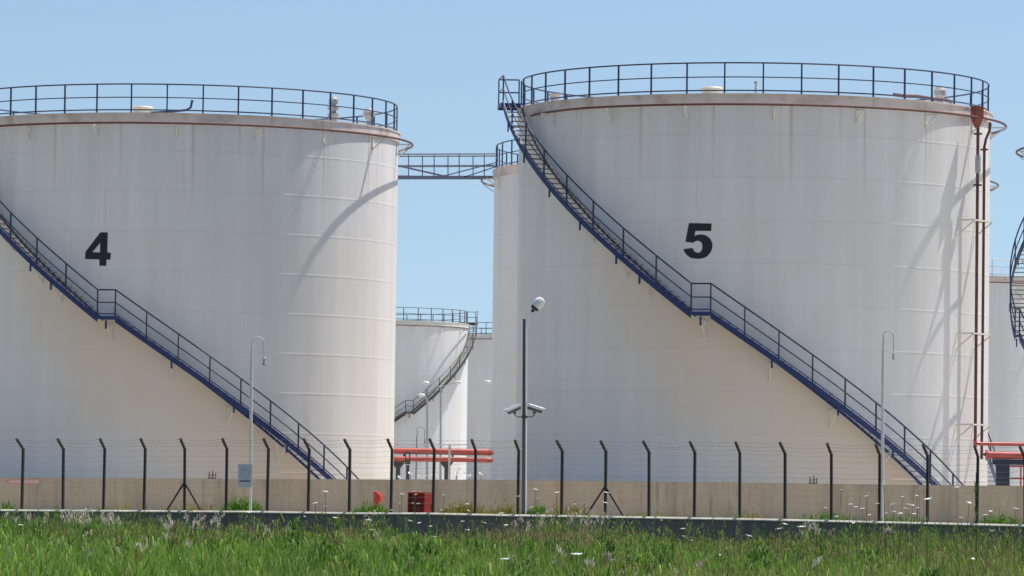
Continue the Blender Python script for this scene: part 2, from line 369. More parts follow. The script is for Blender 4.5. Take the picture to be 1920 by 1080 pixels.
def build_tank(R=9.2, mat=None, rail=None, band=None, smat=None, stair_rot=0.0, hand=1, bracket0=4.0, ring_gap=True, far=False, nposts=40, post0=0.0, stair=True):
    mat = mat or M_TANK; rail = rail or M_NAVY; band = band or M_BAND; smat = smat or M_BLUE
    t = empty('storage_tank', (0, 0, 0))
    # shell: courses with a small ledge at each lap
    prof = [(R, -.3)]
    zs = sorted([Z1-KS*i for i in range(10) if Z1-KS*i > .3])
    for z in zs: prof += [(R, z-.09), (R, z-.05), (R+.005, z-.012), (R+.005, z+.004), (R, z+.028), (R, z+.06)]
    prof += [(R, H_T-.40)]
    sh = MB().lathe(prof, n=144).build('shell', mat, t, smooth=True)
    MB().lathe([(R+.002, H_T-.40), (R+.07, H_T-.40), (R+.07, H_T-.05), (R+.10, H_T-.05), (R+.10, H_T), (R-.12, H_T), (R-.12, H_T-.05)], n=144).build('rim_band', band, t)
    MB().lathe([(R-.11, H_T-.06), (R*.5, H_T+.12), (.01, H_T+.3)], n=72).build('roof', M_BAND if False else mat, t, smooth=True)
    # guard rail
    rr = R-.07; gaps = None
    st = stair_rot
    g0, g1 = (-86, -79.5)   # opening at the stair head
    if not stair: g0, g1 = (0, 0)
    def S(a): return hand*(a)+st
    if stair:
        a_from, a_to = g1, g0+360
        mkc = lambda r_, z_, rad: MB().tube([pol(S(a_from+(a_to-a_from)*i/120), r_, z_) for i in range(121)], rad, 6)
    else:
        mkc = lambda r_, z_, rad: MB().tube([pol(i*3, r_, z_) for i in range(120)], rad, 6, closed=True)
    gr = mkc(rr, H_T+1.15, .032).build('guard_rail', rail, t, smooth=True)
    mkc(rr, H_T+.62, .024).build('mid_rail', rail, gr, smooth=True)
    mb = MB()
    mkc(rr, H_T+.12, .03).build('toe_rail', rail, gr, smooth=True)
    p0 = None
    for i in range(nposts):
        a = post0+360/nposts*i
        if p0 is None:
            p0 = MB().bar((0, 0, 0), (0, 0, 1.15), .055, .055).build('post', rail, gr); o = p0
        else:
            o = p0.copy(); C.objects.link(o); o.parent = gr
        o.location = pol(a, rr, H_T); o.rotation_euler = (0, 0, R_(a))
    if stair:
        for a in (g0, g1):
            o = p0.copy(); C.objects.link(o); o.parent = gr; o.location = pol(S(a), rr, H_T); o.rotation_euler = (0, 0, R_(S(a)))
    # water spray ring on brackets
    ro = R+.60; zr = H_T-.45
    if stair:
        pts = arc(S(-63), S(-63+ (262 if hand > 0 else 262)), ro, zr) if False else [pol(S(-66+330*i/130), ro if i > 9 else R+.16+(ro-R-.16)*(i/10), zr) for i in range(123)]
        MB().tube(pts, .045, 8).build('spray_ring', M_RUST, t, smooth=True)
    else:
        MB().tube([pol(i*3, ro, zr) for i in range(120)], .045, 8, closed=True).build('spray_ring', M_RUST, t, smooth=True)
    b0 = None
    for i in range(18):
        a = bracket0+20*i
        aa = (hand*(a-st)) % 360
        if stair and 258 < aa < 300: continue
        if b0 is None:
            m_ = MB(); m_.bar((0, 0, 0), (0, -.62, 0), .06, .05); m_.bar((0, -.02, -.42), (0, -.56, -.03), .05, .045)
            m_.box((0, -.02, -.2), (.09, .04, .55))
            b0 = m_.build('ring_bracket', M_BRK, t); o = b0
        else:
            o = b0.copy(); C.objects.link(o); o.parent = t
        o.location = pol(a, R, zr-.07); o.rotation_euler = (0, 0, R_(a))
    if stair: build_stair(t, R, st, hand, smat, rail)
    return t

def build_stair(t, R, st, hand, smat, rail):
    S = lambda a: hand*a+st
    k = 9.2/R                        # keep the slope on wider tanks
    ri, ro = R+.10, R+.80
    def strip(mb, a0, z0, a1, z1, r, h, w=.012, n=30):
        """a ribbon plate following the helix"""
        vs = []; fs = []
        for i in range(n+1):
            a = a0+(a1-a0)*i/n; z = z0+(z1-z0)*i/n
            for rr_, zz in ((r, z-h/2), (r+w, z-h/2), (r+w, z+h/2), (r, z+h/2)): vs.append(pol(S(a), rr_, zz))
        for i in range(n):
            for q in range(4): fs.append((i*4+q, i*4+(q+1) % 4, (i+1)*4+(q+1) % 4, (i+1)*4+q))
        fs += [(0, 1, 2, 3), (n*4+3, n*4+2, n*4+1, n*4)]
        mb.add(vs, fs)
    up0, l0, l1, e0 = PH_UP0*k, PH_L0*k, PH_L1*k, PH_END*k
    if k != 1: off = 0
    stc = MB()
    for r, h_ in ((ri, .12), (ro, .25)):
        strip(stc, up0, Z_PLAT-.10, l0, Z_LAND-.10, r, h_, .03)
        strip(stc, l0, Z_LAND-.04, l1, Z_LAND-.04, r, .12, .03, 4)
        strip(stc, l1, Z_LAND-.10, e0, -.05, r, h_, .03)
    strip(stc, up0, Z_PLAT+.10, l0, Z_LAND+.10, ro, .045, .03)
    strip(stc, l0, Z_LAND+.11, l1, Z_LAND+.11, ro, .045, .03, 4)
    strip(stc, l1, Z_LAND+.10, e0, .15, ro, .045, .03)
    root = stc.build('staircase', smat, t)
    tr = None
    flights = [(up0, Z_PLAT, l0, Z_LAND, 42), (l1, Z_LAND, e0, 0, 39)]
    for a0, z0, a1, z1, n in flights:
        for i in range(1, n):
            a = a0+(a1-a0)*i/n; z = z0+(z1-z0)*i/n
            if tr is None:
                tr = MB().box((0, -(ri+ro)/2-.015, 0), (.25, ro-ri-.03, .03)).build('tread', M_TREAD, root); o = tr
            else:
                o = tr.copy(); C.objects.link(o); o.parent = root
            o.location = (0, 0, z); o.rotation_euler = (0, 0, R_(S(a)))
    # landing and platform decks
    def deck(a0, a1, z, r0, r1, name):
        n = 6; vs = []; fs = []
        for i in range(n+1):
            a = S(a0+(a1-a0)*i/n)
            for r, zz in ((r0, z-.05), (r1, z-.05), (r1, z), (r0, z)): vs.append(pol(a, r, zz))
        for i in range(n):
            for q in range(4): fs.append((i*4+q, i*4+(q+1) % 4, (i+1)*4+(q+1) % 4, (i+1)*4+q))
        fs += [(0, 1, 2, 3), (n*4+3, n*4+2, n*4+1, n*4)]
        return MB().add(vs, fs)
    deck(l0, l1, Z_LAND, ri+.03, ro, 'landing').build('landing', M_TREAD, root)
    pa = up0-10.5*k
    d = deck(pa, up0, Z_PLAT, R-.02, ro+.03, 'platform'); strip(d, pa, Z_PLAT-.06, up0, Z_PLAT-.06, ro+.03, .16, .03, 5)
    d.bar(pol(S(pa), R, Z_PLAT-.06), pol(S(pa), ro+.05, Z_PLAT-.06), .04, .16)
    d.bar(pol(S(up0), R+.1, Z_PLAT-.10), pol(S(up0), ro+.05, Z_PLAT-.10), .04, .14)
    d.build('platform', smat, root)
    # handrail on the outer side
    def zs(a):
        if a <= up0: return Z_PLAT
        if a <= l0: return Z_PLAT+(Z_LAND-Z_PLAT)*(a-up0)/(l0-up0)
        if a <= l1: return Z_LAND
        return Z_LAND*(1-(a-l1)/(e0-l1))
    As = [pa]+[up0+(l0-up0)*i/40 for i in range(41)]+[l1]+[l1+(e0-l1)*i/36 for i in range(1, 37)]
    rh = ro+.015
    MB().tube([pol(S(a), rh, zs(a)+1.06) for a in As], .032, 6).build('handrail', rail, root, smooth=True)
    MB().tube([pol(S(a), rh, zs(a)+.56) for a in As], .024, 6).build('knee_rail', rail, root, smooth=True)
    bal = None
    posts = [pa, up0]+[up0+(l0-up0)*i/8 for i in range(1, 9)]+[l1]+[l1+(e0-l1)*i/9 for i in range(1, 10)]
    for a in posts:
        if bal is None: bal = MB().bar((0, 0, -.12), (0, 0, 1.06), .05, .05).build('baluster', rail, root); o = bal
        else: o = bal.copy(); C.objects.link(o); o.parent = root
        o.location = pol(S(a), rh, zs(a)); o.rotation_euler = (0, 0, R_(S(a)))
    # end frame of the platform (radial)
    fr = MB()
    for z in (1.06, .56): fr.tube([pol(S(pa), R+.02, Z_PLAT+z), pol(S(pa), rh, Z_PLAT+z)], .03, 6)
    fr.tube([pol(S(pa), R+.02, Z_PLAT), pol(S(pa), R+.02, Z_PLAT+1.06)], .03, 6)
    fr.build('end_rail', rail, root)
    # support brackets
    sb = None
    for i, a in enumerate([up0*.93, up0*.80, up0*.66, up0*.53, up0*.40, l0*1.9, (l0+l1)/2, l1+(e0-l1)*.2, l1+(e0-l1)*.42, l1+(e0-l1)*.62, l1+(e0-l1)*.82]):
        if sb is None:
            m_ = MB(); m_.bar((0, -.0, 0), (0, -.70, 0), .05, .05); m_.bar((0, 0, -.62), (0, -.68, -.05), .035, .035); m_.box((0, -.015, -.32), (.08, .03, .75))
            sb = m_.build('stair_bracket', M_BRK, root); o = sb
            st_ = MB().box((0, -(ro+.0-R)-.03, .0), (.075, .04, .34)).build('bracket_stub', smat, root)
        else:
            o = sb.copy(); C.objects.link(o); o.parent = root
            st_ = st_.copy(); C.objects.link(st_); st_.parent = root
        st_.location = pol(S(a), R, zs(a)-.32); st_.rotation_euler = (0, 0, R_(S(a)))
        o.location = pol(S(a), R, zs(a)-.30); o.rotation_euler = (0, 0, R_(S(a)))
    return root

T5P, T4P = Vector((9.395, 177.0, 0)), Vector((-14.045, 189.365, 0))
def los(p): return -math.degrees(math.atan2(p.x, p.y))
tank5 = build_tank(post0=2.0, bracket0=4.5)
tank5.location = T5P; tank5.rotation_euler = (0, 0, R_(los(T5P)))
G = 'white cylindrical storage tanks'
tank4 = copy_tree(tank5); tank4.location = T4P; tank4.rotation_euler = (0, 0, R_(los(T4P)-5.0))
number(tank5, '5', 9.2, -12.8, (916-457.5)*(177-9)/8500+CZ+.22)
number(tank4, '4', 9.2, -14.9, (916-478)*(189.4-9)/8500+CZ+.02)
tag(tank5, 'white storage tank with a black number 5 and a blue spiral stair', 'storage tank', G)
tag(tank4, 'white storage tank with a black number 4, cut off by the left edge', 'storage tank', G)
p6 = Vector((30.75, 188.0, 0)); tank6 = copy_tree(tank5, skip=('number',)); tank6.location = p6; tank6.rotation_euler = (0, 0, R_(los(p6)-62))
tag(tank6, 'tank at the right edge showing only its curved stair', 'storage tank', G)
# wide tank behind number 5
D3 = 211.0
p3 = pix(1383, 600, D3); p3.z = 0
tank3 = build_tank(R=11.42, mat=M_TANKB, stair_rot=43, post0=1, bracket0=5, nposts=48); tank3.location = p3; tank3.rotation_euler = (0, 0, R_(los(p3)))
tag(tank3, 'wide white tank half hidden behind the tank with number 5, joined by the walkway', 'storage tank', G)
p7 = pix(686, 700, 410); p7.z = 0
tank7 = build_tank(R=9.2, mat=M_TANKB, rail=M_DKGREY, band=M_BANDP, smat=M_DKGREY, stair_rot=12, hand=-1, post0=3, bracket0=6); tank7.location = p7; tank7.rotation_euler = (0, 0, R_(los(p7)))
tag(tank7, 'small looking far tank with a dark stair curving down its right side', 'storage tank', G)
p8 = pix(985, 700, 444); p8.z = 0
tank8 = build_tank(R=9.2, mat=M_TANKB, rail=M_DKGREY, band=M_BANDP, stair=False, post0=2, bracket0=2); tank8.location = p8
tag(tank8, 'farthest grey looking tank in the gap, behind the dark curving stair', 'storage tank', G)
p9 = pix(1738, 700, 314); p9.z = 0
tank9 = build_tank(R=9.2, mat=M_TANKB, rail=M_PALE, stair=False, post0=5, bracket0=12); tank9.location = p9
tag(tank9, 'pale distant tank right of the number 5 tank above the red pipes', 'storage tank', G)

# roof fittings of tanks 5 and 4 (parts of the tank)
def roof_item(tank, a, r, mb, name, mat):
    o = mb.build(name, mat, tank, smooth=True); o.location = pol(a, r, H_T); o.rotation_euler = (0, 0, R_(a)); return o
def hatch():
    return MB().lathe([(0, .34), (.38, .34), (.42, .30), (.42, .25), (.36, .25), (.36, -.1)], 24)
def vent_tall():
    return MB().lathe([(0, 1.12), (.12, 1.1), (.2, 1.0), (.2, .82), (.10, .8), (.10, .72), (.24, .70), (.24, .58), (.12, .55), (.12, .46), (.24, .42), (.22, .2), (.13, .18), (.13, .05), (.2, .03), (.2, -.1)], 16)
def vent_ball():
    return MB().lathe([(0, .85), (.14, .82), (.24, .68), (.24, .5), (.14, .36), (.1, .3), (.1, .1), (.18, .08), (.18, -.1)], 16)
M_HATCH = paint('cream_hatch', (.68, .62, .47), .6, .1)
M_VENT = paint('weathered_vent', (.42, .38, .36), .6, .3, 6)
roof_item(tank5, -11.6, 8.0, hatch(), 'roof_hatch', M_HATCH)
roof_item(tank5, 0.3, 8.3, MB().tube([(0, 0, -.1), (0, 0, .42)], .04, 8).lathe([(.0, .56), (.07, .54), (.07, .44), (0, .42)], 12), 'breather', M_VENT)
roof_item(tank5, 64, 7.9, vent_ball(), 'vent', M_VENT)
roof_item(tank5, -66, 8.4, MB().lathe([(0, .3), (.2, .3), (.26, .42), (.16, .3), (.16, -.1)], 12), 'vent', M_VENT)
a_ = [pol(a, 8.5, .22+.02*math.sin(a)) for a in range(38, 66, 4)]
o = MB().tube(a_, .07, 8).build('foam_pipe', M_RUST, tank5, smooth=True); o.location = (0, 0, H_T)
roof_item(tank4, -5.5, 8.0, hatch(), 'roof_hatch', M_HATCH)
o = MB().tube([pol(-3, 8.0, .1), pol(3, 8.2, .13), pol(7, 8.3, .2), pol(8.2, 8.35, .3), pol(8.6, 8.4, .6)], .05, 8).build('vent_pipe', M_NAVY, tank4, smooth=True); o.location = (0, 0, H_T)
roof_item(tank4, 55, 8.2, vent_tall(), 'vent', M_VENT)
roof_item(tank4, 72, 8.5, vent_ball(), 'vent', M_VENT)
# pipe drops on tank 5: world angle near 72 deg
def drop(a, r, z0, z1, rad, name='down_pipe', bend=None):
    pts = [pol(a, r, z0), pol(a, r, z1)]
    m_ = MB().tube(pts, rad, 10)
    return m_
m_ = drop(60.9, 9.72, 15.1, 2.95, .062); 
for z in (14.85, 12.9): m_.lathe([(0, z+.03), (.17, z+.03), (.17, z-.03), (0, z-.03)], 12, c=(*pol(60.9, 9.72, 0)[:2], 0))
m_.build('down_pipe', M_RUST, tank5, smooth=True)
MB().lathe([(0, .35), (.09, .35), (.11, .25), (.11, -.25), (.09, -.35), (0, -.35)], 12, c=pol(60.9, 9.73, 13.7)).build('pipe_strainer', M_GALV, tank5, smooth=True)
m_ = MB().tube([pol(66.6, 9.80, 15.36), pol(66.6, 9.78, 15.05), pol(65.3, 9.72, 14.7), pol(64.7, 9.70, 14.4), pol(64.7, 9.70, 2.5)], .055, 10)
m_.lathe([(0, 14.33), (.15, 14.33), (.15, 14.27), (0, 14.27)], 12, c=(*pol(64.7, 9.70, 0)[:2], 0)); m_.build('down_pipe', M_RUST, tank5, smooth=True)
hp = MB(); c0 = pol(60.9, 9.68, 0)
rotm = Matrix.Rotation(R_(30), 3, 'Z')
hp.box((c0.x, c0.y, 15.68), (.36, .36, .44), m=rotm)
lv = []
for (s_, z) in ((.18, 15.46), (.065, 15.08)):
    for x, y in ((-1, -1), (1, -1), (1, 1), (-1, 1)): lv.append(Vector((c0.x, c0.y, z))+rotm @ Vector((x*s_, y*s_, 0)))
hp.add(lv, [(0, 1, 5, 4), (1, 2, 6, 5), (2, 3, 7, 6), (3, 0, 4, 7), (4, 5, 6, 7)])
hp.build('foam_box', M_FBOX, tank5)
for z in (11.55, 7.25, 3.8):
    m_ = MB(); m_.bar(pol(57.5, 9.2, z), pol(57.5, 9.95, z), .05, .06); m_.bar(pol(57.5, 9.85, z), pol(67.0, 9.85, z), .05, .06); m_.bar(pol(67.0, 9.2, z), pol(67.0, 9.9, z), .05, .06)
    m_.bar(pol(57.5, 9.2, z-.55), pol(57.5, 9.9, z-.03), .045, .045); m_.bar(pol(67.0, 9.2, z-.55), pol(67.0, 9.88, z-.03), .045, .045)
    m_.build('pipe_bracket', M_BRK, tank5)

# ------------------------------------------------------------------ walkway bridge between far tanks
WY = 211.0
ww = empty('walkway', pix(835, 336, WY)); tag(ww, 'grey steel footbridge with railings high between two tanks', 'walkway')
wp = ww.location.copy()
def wpx(x, y, dy=0): return pix(x, y, WY+dy)-wp
m_ = MB()
for dy in (0, .9): m_.bar(wpx(600, 333, dy), wpx(929, 333, dy), .05, .17)
m_.box((wpx(600, 331, .45)+wpx(929, 331, .45))/2, ((wpx(929, 331)-wpx(600, 331)).x, .86, .04))
m_.build('deck', M_GREY, ww)
for dy, yt, ym, xs in ((0, 289.5, 311, [766, 814, 861, 908]), (.9, 293.5, 313, [745, 792, 840, 887])):
    m_ = MB(); m_.tube([wpx(600, yt, dy), wpx(929, yt-1, dy)], .035, 6); m_.tube([wpx(600, ym, dy), wpx(929, ym-1, dy)], .03, 6)
    g_ = m_.build('railing', M_GREY, ww)
    for x in xs: MB().bar(wpx(x, yt, dy), wpx(x, 331, dy), .05, .05).build('post', M_GREY, g_)
m_ = MB(); m_.bar(wpx(680, 297, 0), wpx(752, 312, 0), .06, .08); m_.bar(wpx(752, 312, 0), wpx(832, 330, 0), .06, .08); m_.bar(wpx(832, 330), wpx(929, 305), .05, .05); m_.bar(wpx(870, 332), wpx(929, 313), .05, .05)
m_.build('brace', M_GREY, ww)

# ------------------------------------------------------------------ ground, kerb, bund wall
def Zf(x): return 147.2 + (x-40)*(133.6-147.2)/1698
def kerbtop(x):
    xs = [-400, 0, 480, 660, 800, 940, 1060, 1420, 1920, 2400]; ys = [953, 954.8, 957.7, 960.6, 961, 964.0, 965.8, 971.8, 983.4, 994]
    return float(np.interp(x, xs, ys))
# x -> straight plan line solved per pixel column
def on_line(x, P0, P1, y=930):
    a = pix(x, y, 100); k = a.x/100
    d = P1-P0; t = (P0.x-k*P0.y)/(k*d.y-d.x); return P0+d*t
P0 = pix(40, 930, 147.2).xy; P1 = pix(1738, 930, 133.6).xy
def fence_pt(x, y):
    q = on_line(x, P0, P1); return pix(x, y, q.y)
fdir = (P1-P0).normalized(); fnrm = Vector((fdir.y, -fdir.x))          # towards the road
if fnrm.y > 0: fnrm = -fnrm
# ground sheet
def ground_z(s, t):
    """t = distance beyond the kerb line (negative = road side)"""
    if t >= -.05: return 0.02
    d = -t
    return float(np.interp(d, [.05, 4, 15, 30, 55, 80, 120, 170, 600], [-.55, -.55, -.55, -.45, -.27, -.04, 0, -.1, -.2]))
ts = [-3000, -600, -170, -150, -135, -120, -105, -90, -75, -60, -45, -35, -25, -18, -12, -8, -4, -2, -.06, -.04, 3, 10, 20, 40, 80, 160, 400, 1200, 6000]
ss = [-6000, -2000, -600, -200]+[i*4 for i in range(-35, 36)]+[200, 600, 2000, 6000]
vs = []; mid = (P0+P1)/2
for t in ts:
    for s in ss:
        p = mid+fdir*s-fnrm*t
        z = ground_z(s, t)
        if t < -3 and abs(s) < 150: z += .10*math.sin(s*.31+t*.11)*min(1, (-t-3)/10)+.05*math.sin(s*.9+t*.5)
        vs.append((p.x, p.y, z))
n = len(ss); fs = [(i*n+j, i*n+j+1, (i+1)*n+j+1, (i+1)*n+j) for i in range(len(ts)-1) for j in range(n-1)]
g = MB().add(vs, fs).build('ground', M_GROUND, smooth=False)
if g.data.polygons[0].normal.z < 0: g.data.flip_normals()
tag(g, 'gravel yard behind the kerb and earth verge in front', None, None, 'structure')

# kerb wall with pale coping
xs = [-500, -200, 0, 240, 480, 660, 800, 940, 1060, 1240, 1420, 1600, 1760, 1920, 2150, 2400]
ktop = [fence_pt(x, kerbtop(x)) for x in xs]
f3 = Vector((fnrm.x, fnrm.y, 0))
kc = ktop[7].copy(); kc.z = 0
m_ = MB(); vs = []; 
for p in ktop:
    for o_, z in ((.14, p.z-.07), (.14, -1.2), (-.14, -1.2), (-.14, p.z-.07)):
        q = p+f3*o_; q.z = z; vs.append(q-kc)
fs = []
for i in range(len(ktop)-1):
    for q in range(4): fs.append((i*4+q, (i+1)*4+q, (i+1)*4+(q+1) % 4, i*4+(q+1) % 4))
k_ = empty('kerb_wall', kc); tag(k_, 'low dark concrete kerb wall with a pale top under the fence posts', 'low wall')
MB().add(vs, fs).build('wall', M_CURB, k_)
vs = []
for p in ktop:
    for o_, z in ((.19, p.z-.075), (.19, p.z-.045), (.12, p.z), (-.12, p.z), (-.17, p.z-.03), (-.17, p.z-.075)):
        q = p+f3*o_; q.z = z; vs.append(q-kc)
fs = []
for i in range(len(ktop)-1):
    for q in range(6): fs.append((i*6+q, (i+1)*6+q, (i+1)*6+(q+1) % 6, i*6+(q+1) % 6))
MB().add(vs, fs).build('coping', M_COPE, k_)

# bund wall
W0 = pix(0, 930, 160.5).xy; W1 = pix(1920, 930, 153).xy
def wall_pt(x, y, off=0):
    q = on_line(x, W0, W1); return pix(x, y, q.y+off)
wx = [-500, 0, 300, 600, 830, 960, 1200, 1420, 1700, 1920, 2400]; wy = [890, 895.5, 897, 898.5, 899.3, 900.5, 903, 905.3, 909, 911.2, 917]
wc = wall_pt(960, 930); wc.z = 0
vs = []
for x, y in zip(wx, wy):
    p = wall_pt(x, y)
    for dy, z in ((0, p.z), (0, -.3), (.3, -.3), (.3, p.z)): vs.append(Vector((p.x, p.y+dy, z))-wc)
fs = []
for i in range(len(wx)-1):
    for q in range(4): fs.append((i*4+q, (i+1)*4+q, (i+1)*4+(q+1) % 4, i*4+(q+1) % 4))
o = MB().add(vs, fs).build('bund_wall', M_WALL); o.location = wc
tag(o, 'long low brown concrete wall in front of the tanks', 'wall')

# ------------------------------------------------------------------ fence
px_posts = [-37, 40, 117, 193, 269, 345, 423, 500, 577, 654, 732, 811, 890, 970, 1052, 1134, 1216, 1301, 1386, 1471, 1558, 1648, 1738, 1831, 1921, 2015]
# straight part seen at top x (post centre at the bend), foot slightly left (roll)
fo = fence_pt(960, kerbtop(960)); fo.z = 0
fence = empty('fence', fo); tag(fence, 'dark steel fence posts with bent tops and barbed wire on the low kerb', 'fence')
HP = 1.96; ARM = Vector((fnrm.x*.36, fnrm.y*.36, .30))
post = None; heads = []
for x in px_posts:
    b_ = fence_pt(x+1, kerbtop(x)-1)
    if post is None:
        m_ = MB(); m_.bar((0, 0, -.05), (0, 0, HP), .072, .072, upv=(fdir.x, fdir.y, 0)); m_.bar(Vector((0, 0, HP-.03)), ARM+Vector((0, 0, HP)), .064, .064, upv=(fdir.x, fdir.y, 0))
        post = m_.build('post', M_POST, fence); o = post
    else: o = post.copy(); C.objects.link(o); o.parent = fence
    o.location = b_-fo; heads.append(b_-fo); lr = random.Random(x); o.rotation_euler = (lr.uniform(-.012, .012), lr.uniform(-.012, .008), lr.uniform(-.12, .12))
for x in (345, 1134):
    b_ = fence_pt(x, kerbtop(x)-1)-fo
    for s in (-1, 1):
        MB().bar(b_+Vector((0, 0, .88)), b_+Vector((fdir.x*.62*s, fdir.y*.62*s, -.02)), .045, .045).build('brace', M_POST, fence)
def strand(off, barbs):
    m_ = MB(); pts = []; sr_ = random.Random(int(off.z*100)+7)
    for a, b in zip(heads, heads[1:]):
        sag = sr_.uniform(.01, .07)
        for k in range(4):
            q = a.lerp(b, k/4)+off; q.z -= sag*math.sin(PI*k/4); pts.append(q)
    pts.append(heads[-1]+off)
    m_.tube(pts, .003, 4)
    if barbs:
        for a, b in zip(pts, pts[1:]):
            for k in (.25, .75):
                q = a.lerp(b, k); m_.bar(q+Vector((0, 0, -.02)), q+Vector((.01, 0, .02)), .006, .006)
    m_.build('wire', M_WIRE, fence)
for k in (.25, .6, .95): strand(Vector((0, 0, HP))+ARM*k, True)
for z in (1.9, 1.72, 1.55, 1.38, 1.22, 1.06, .9, .72, .5, .28): strand(Vector((0, 0, z)), False)

# ------------------------------------------------------------------ lamps and cameras
def bulb_lamp():
    Y = 146.5
    base = pix(983.0, 963, Y); base.z = 0
    t = empty('street_lamp', base); tag(t, 'tall dark and silver lamp post with a tilted white lamp, carrying two cameras', 'lamp post')
    b = lambda x, y, dy=0: pix(x, y, Y+dy)-base
    top = b(984.5, 598)
    MB().tube([(-.02, 0, -.1), (top.x-.03, 0, top.z)], [.06, .045], 12).build('pole', M_LAMPP, t, smooth=True)
    MB().tube([(.055, -.02, -.1), (top.x+.035, -.02, top.z-.12)], .028, 8).build('conduit', M_WHITE, t, smooth=True)
    MB().tube([b(987, 606), b(987.5, 599), b(997, 585)], .025, 8).build('arm', M_WHITE, t, smooth=True)
    d = (b(1012, 566)-b(997, 585)).normalized(); rot = basis(d, (0, 1, 0))
    hd = MB().lathe([(0, .02), (.04, .0), (.055, .09), (.13, .12), (.15, .19), (.14, .23)], 20, c=b(997, 585), axis=rot).build('lamp_cap', M_DKGREY, t, smooth=True)
    MB().lathe([(.145, .20), (.16, .26), (.175, .36), (.165, .46), (.12, .54), (.0, .57)], 24, c=b(997, 585), axis=rot).build('lamp_globe', M_WHITE, t, smooth=True)
    m_ = MB().tube([b(965, 775), b(966, 779), b(970, 781.5), b(998, 781.5), b(1001, 779), b(1002, 774)], .018, 8); m_.lathe([(.085, -.04), (.095, -.04), (.095, .04), (.085, .04)], 16, c=b(983.4, 782))
    m_.build('camera_arm', M_DKGREY, t, smooth=True)
    return base
base = bulb_lamp()
def camera(name_lbl, pb, pf, pivot, light):
    Y = 146.4
    a, f = pix(*pb, Y), pix(*pf, Y-.22)
    c = (a+f)/2; t = empty('security_camera', c); tag(t, name_lbl, 'security camera', 'security cameras on the lamp post')
    d = (f-a).normalized(); rot = basis(d, (0, 1, 0)); L = (f-a).length
    rot = Matrix((Vector((-d.z, 0, d.x)).normalized()*0+d.cross(Vector((0, 0, 1))).normalized(), d, d.cross(Vector((0, 0, 1))).normalized().cross(d))).transposed()
    # housing: octagonal box body, top sun shield, lens window, mount
    m_ = MB(); hw, hh = .085, .075
    sec = [(-hw, -hh*.5), (-hw*.6, -hh), (hw*.6, -hh), (hw, -hh*.5), (hw, hh*.6), (hw*.7, hh), (-hw*.7, hh), (-hw, hh*.6)]
    vs = [rot @ Vector((x, y, z)) for y in (-L/2, L/2*.9) for x, z in sec]
    m_.add(vs, [(i, (i+1) % 8, 8+(i+1) % 8, 8+i) for i in range(8)]+[tuple(range(8)), tuple(range(15, 7, -1))]); m_.build('housing', M_CAMB, t)
    m_ = MB(); m_.box(rot @ Vector((0, .03, hh+.022)), (.21, L+.06, .022), m=rot); m_.box(rot @ Vector((.1, .03, hh-.01)), (.014, L+.05, .07), m=rot); m_.box(rot @ Vector((-.1, .03, hh-.01)), (.014, L+.05, .07), m=rot)
    m_.build('sun_shield', M_CAMW, t)
    m_ = MB(); m_.box(rot @ Vector((0, L/2*.9+.004, 0)), (.11, .01, .09), m=rot); m_.build('lens', M_GLASS, t)
    q = pix(*pivot, Y)-c
    MB().tube([q, q+Vector((0, 0, .13))], .05, 10).bar(q+Vector((0, 0, .05)), rot @ Vector((0, -.02, -hh)), .07, .06).build('mount', M_DKGREY, t)
camera('white security camera angled down to the left on the lamp post', (974, 763), (952, 773), (965, 776), False)
camera('white security camera angled down to the right on the lamp post', (991, 763), (1016, 771), (1002, 776), True)

def gooseneck(x, ytop, ybase, hx, hy, Y, label, r=.052, px=None, mat=None, small=False):
    base = pix(x-2, ybase, Y); base.z = 0
    t = empty('gooseneck_lamp', base); tag(t, label, 'lamp post', 'gooseneck lamps with a hanging head')
    b = lambda X_, Y_: pix(X_, Y_, Y)-base
    hook = hx-x; s = abs(hook)/25
    zt = b(x, ytop+30*s)
    mat = mat or M_LAMPW
    MB().tube([(0, 0, -.1), (zt.x, 0, zt.z*.82), (zt.x, 0, zt.z)], [r, r, r*.7], 12).build('pole', mat, t, smooth=True)
    pts = [b(x+.5, ytop+30*s), b(x+1, ytop+16*s)]
    for i in range(9):
        a = PI-PI*i/8; pts.append(b((x+hx)/2+math.cos(a)*hook/2, ytop+13*s-math.sin(a)*13*s))
    pts.append(b(hx+.5, hy-18*s))
    MB().tube(pts, [r*.6]*2+[r*.42]*10, 8).build('neck', mat, t, smooth=True)
    c = b(hx+.5, hy); k = (b(x+10, ytop)-b(x, ytop)).length/10*s
    MB().lathe([(0, 19*k), (1.6*k, 18*k), (1.8*k, 14*k), (3.2*k, 13*k), (3.2*k, 11*k), (0, 11*k)], 14, c=c).build('lamp_cap', mat, t, smooth=True)
    MB().lathe([(2.6*k, 11*k), (2.8*k, 4*k), (4.2*k, 1*k), (4.2*k, -2*k), (2.5*k, -3*k), (0, -3*k)], 14, c=c).build('lamp_glass', M_VENT, t, smooth=True)
gooseneck(472, 632, 930, 495, 683, 149.5, 'white gooseneck lamp in front of the tank with number 4, behind the grey sign')
gooseneck(1656, 620, 972, 1675, 672, 146, 'white gooseneck lamp in front of the tank with number 5')
gooseneck(781.5, 800, 893, 796, 835, 225, 'small far gooseneck lamp above the red pipes', r=.035, mat=M_GREY)

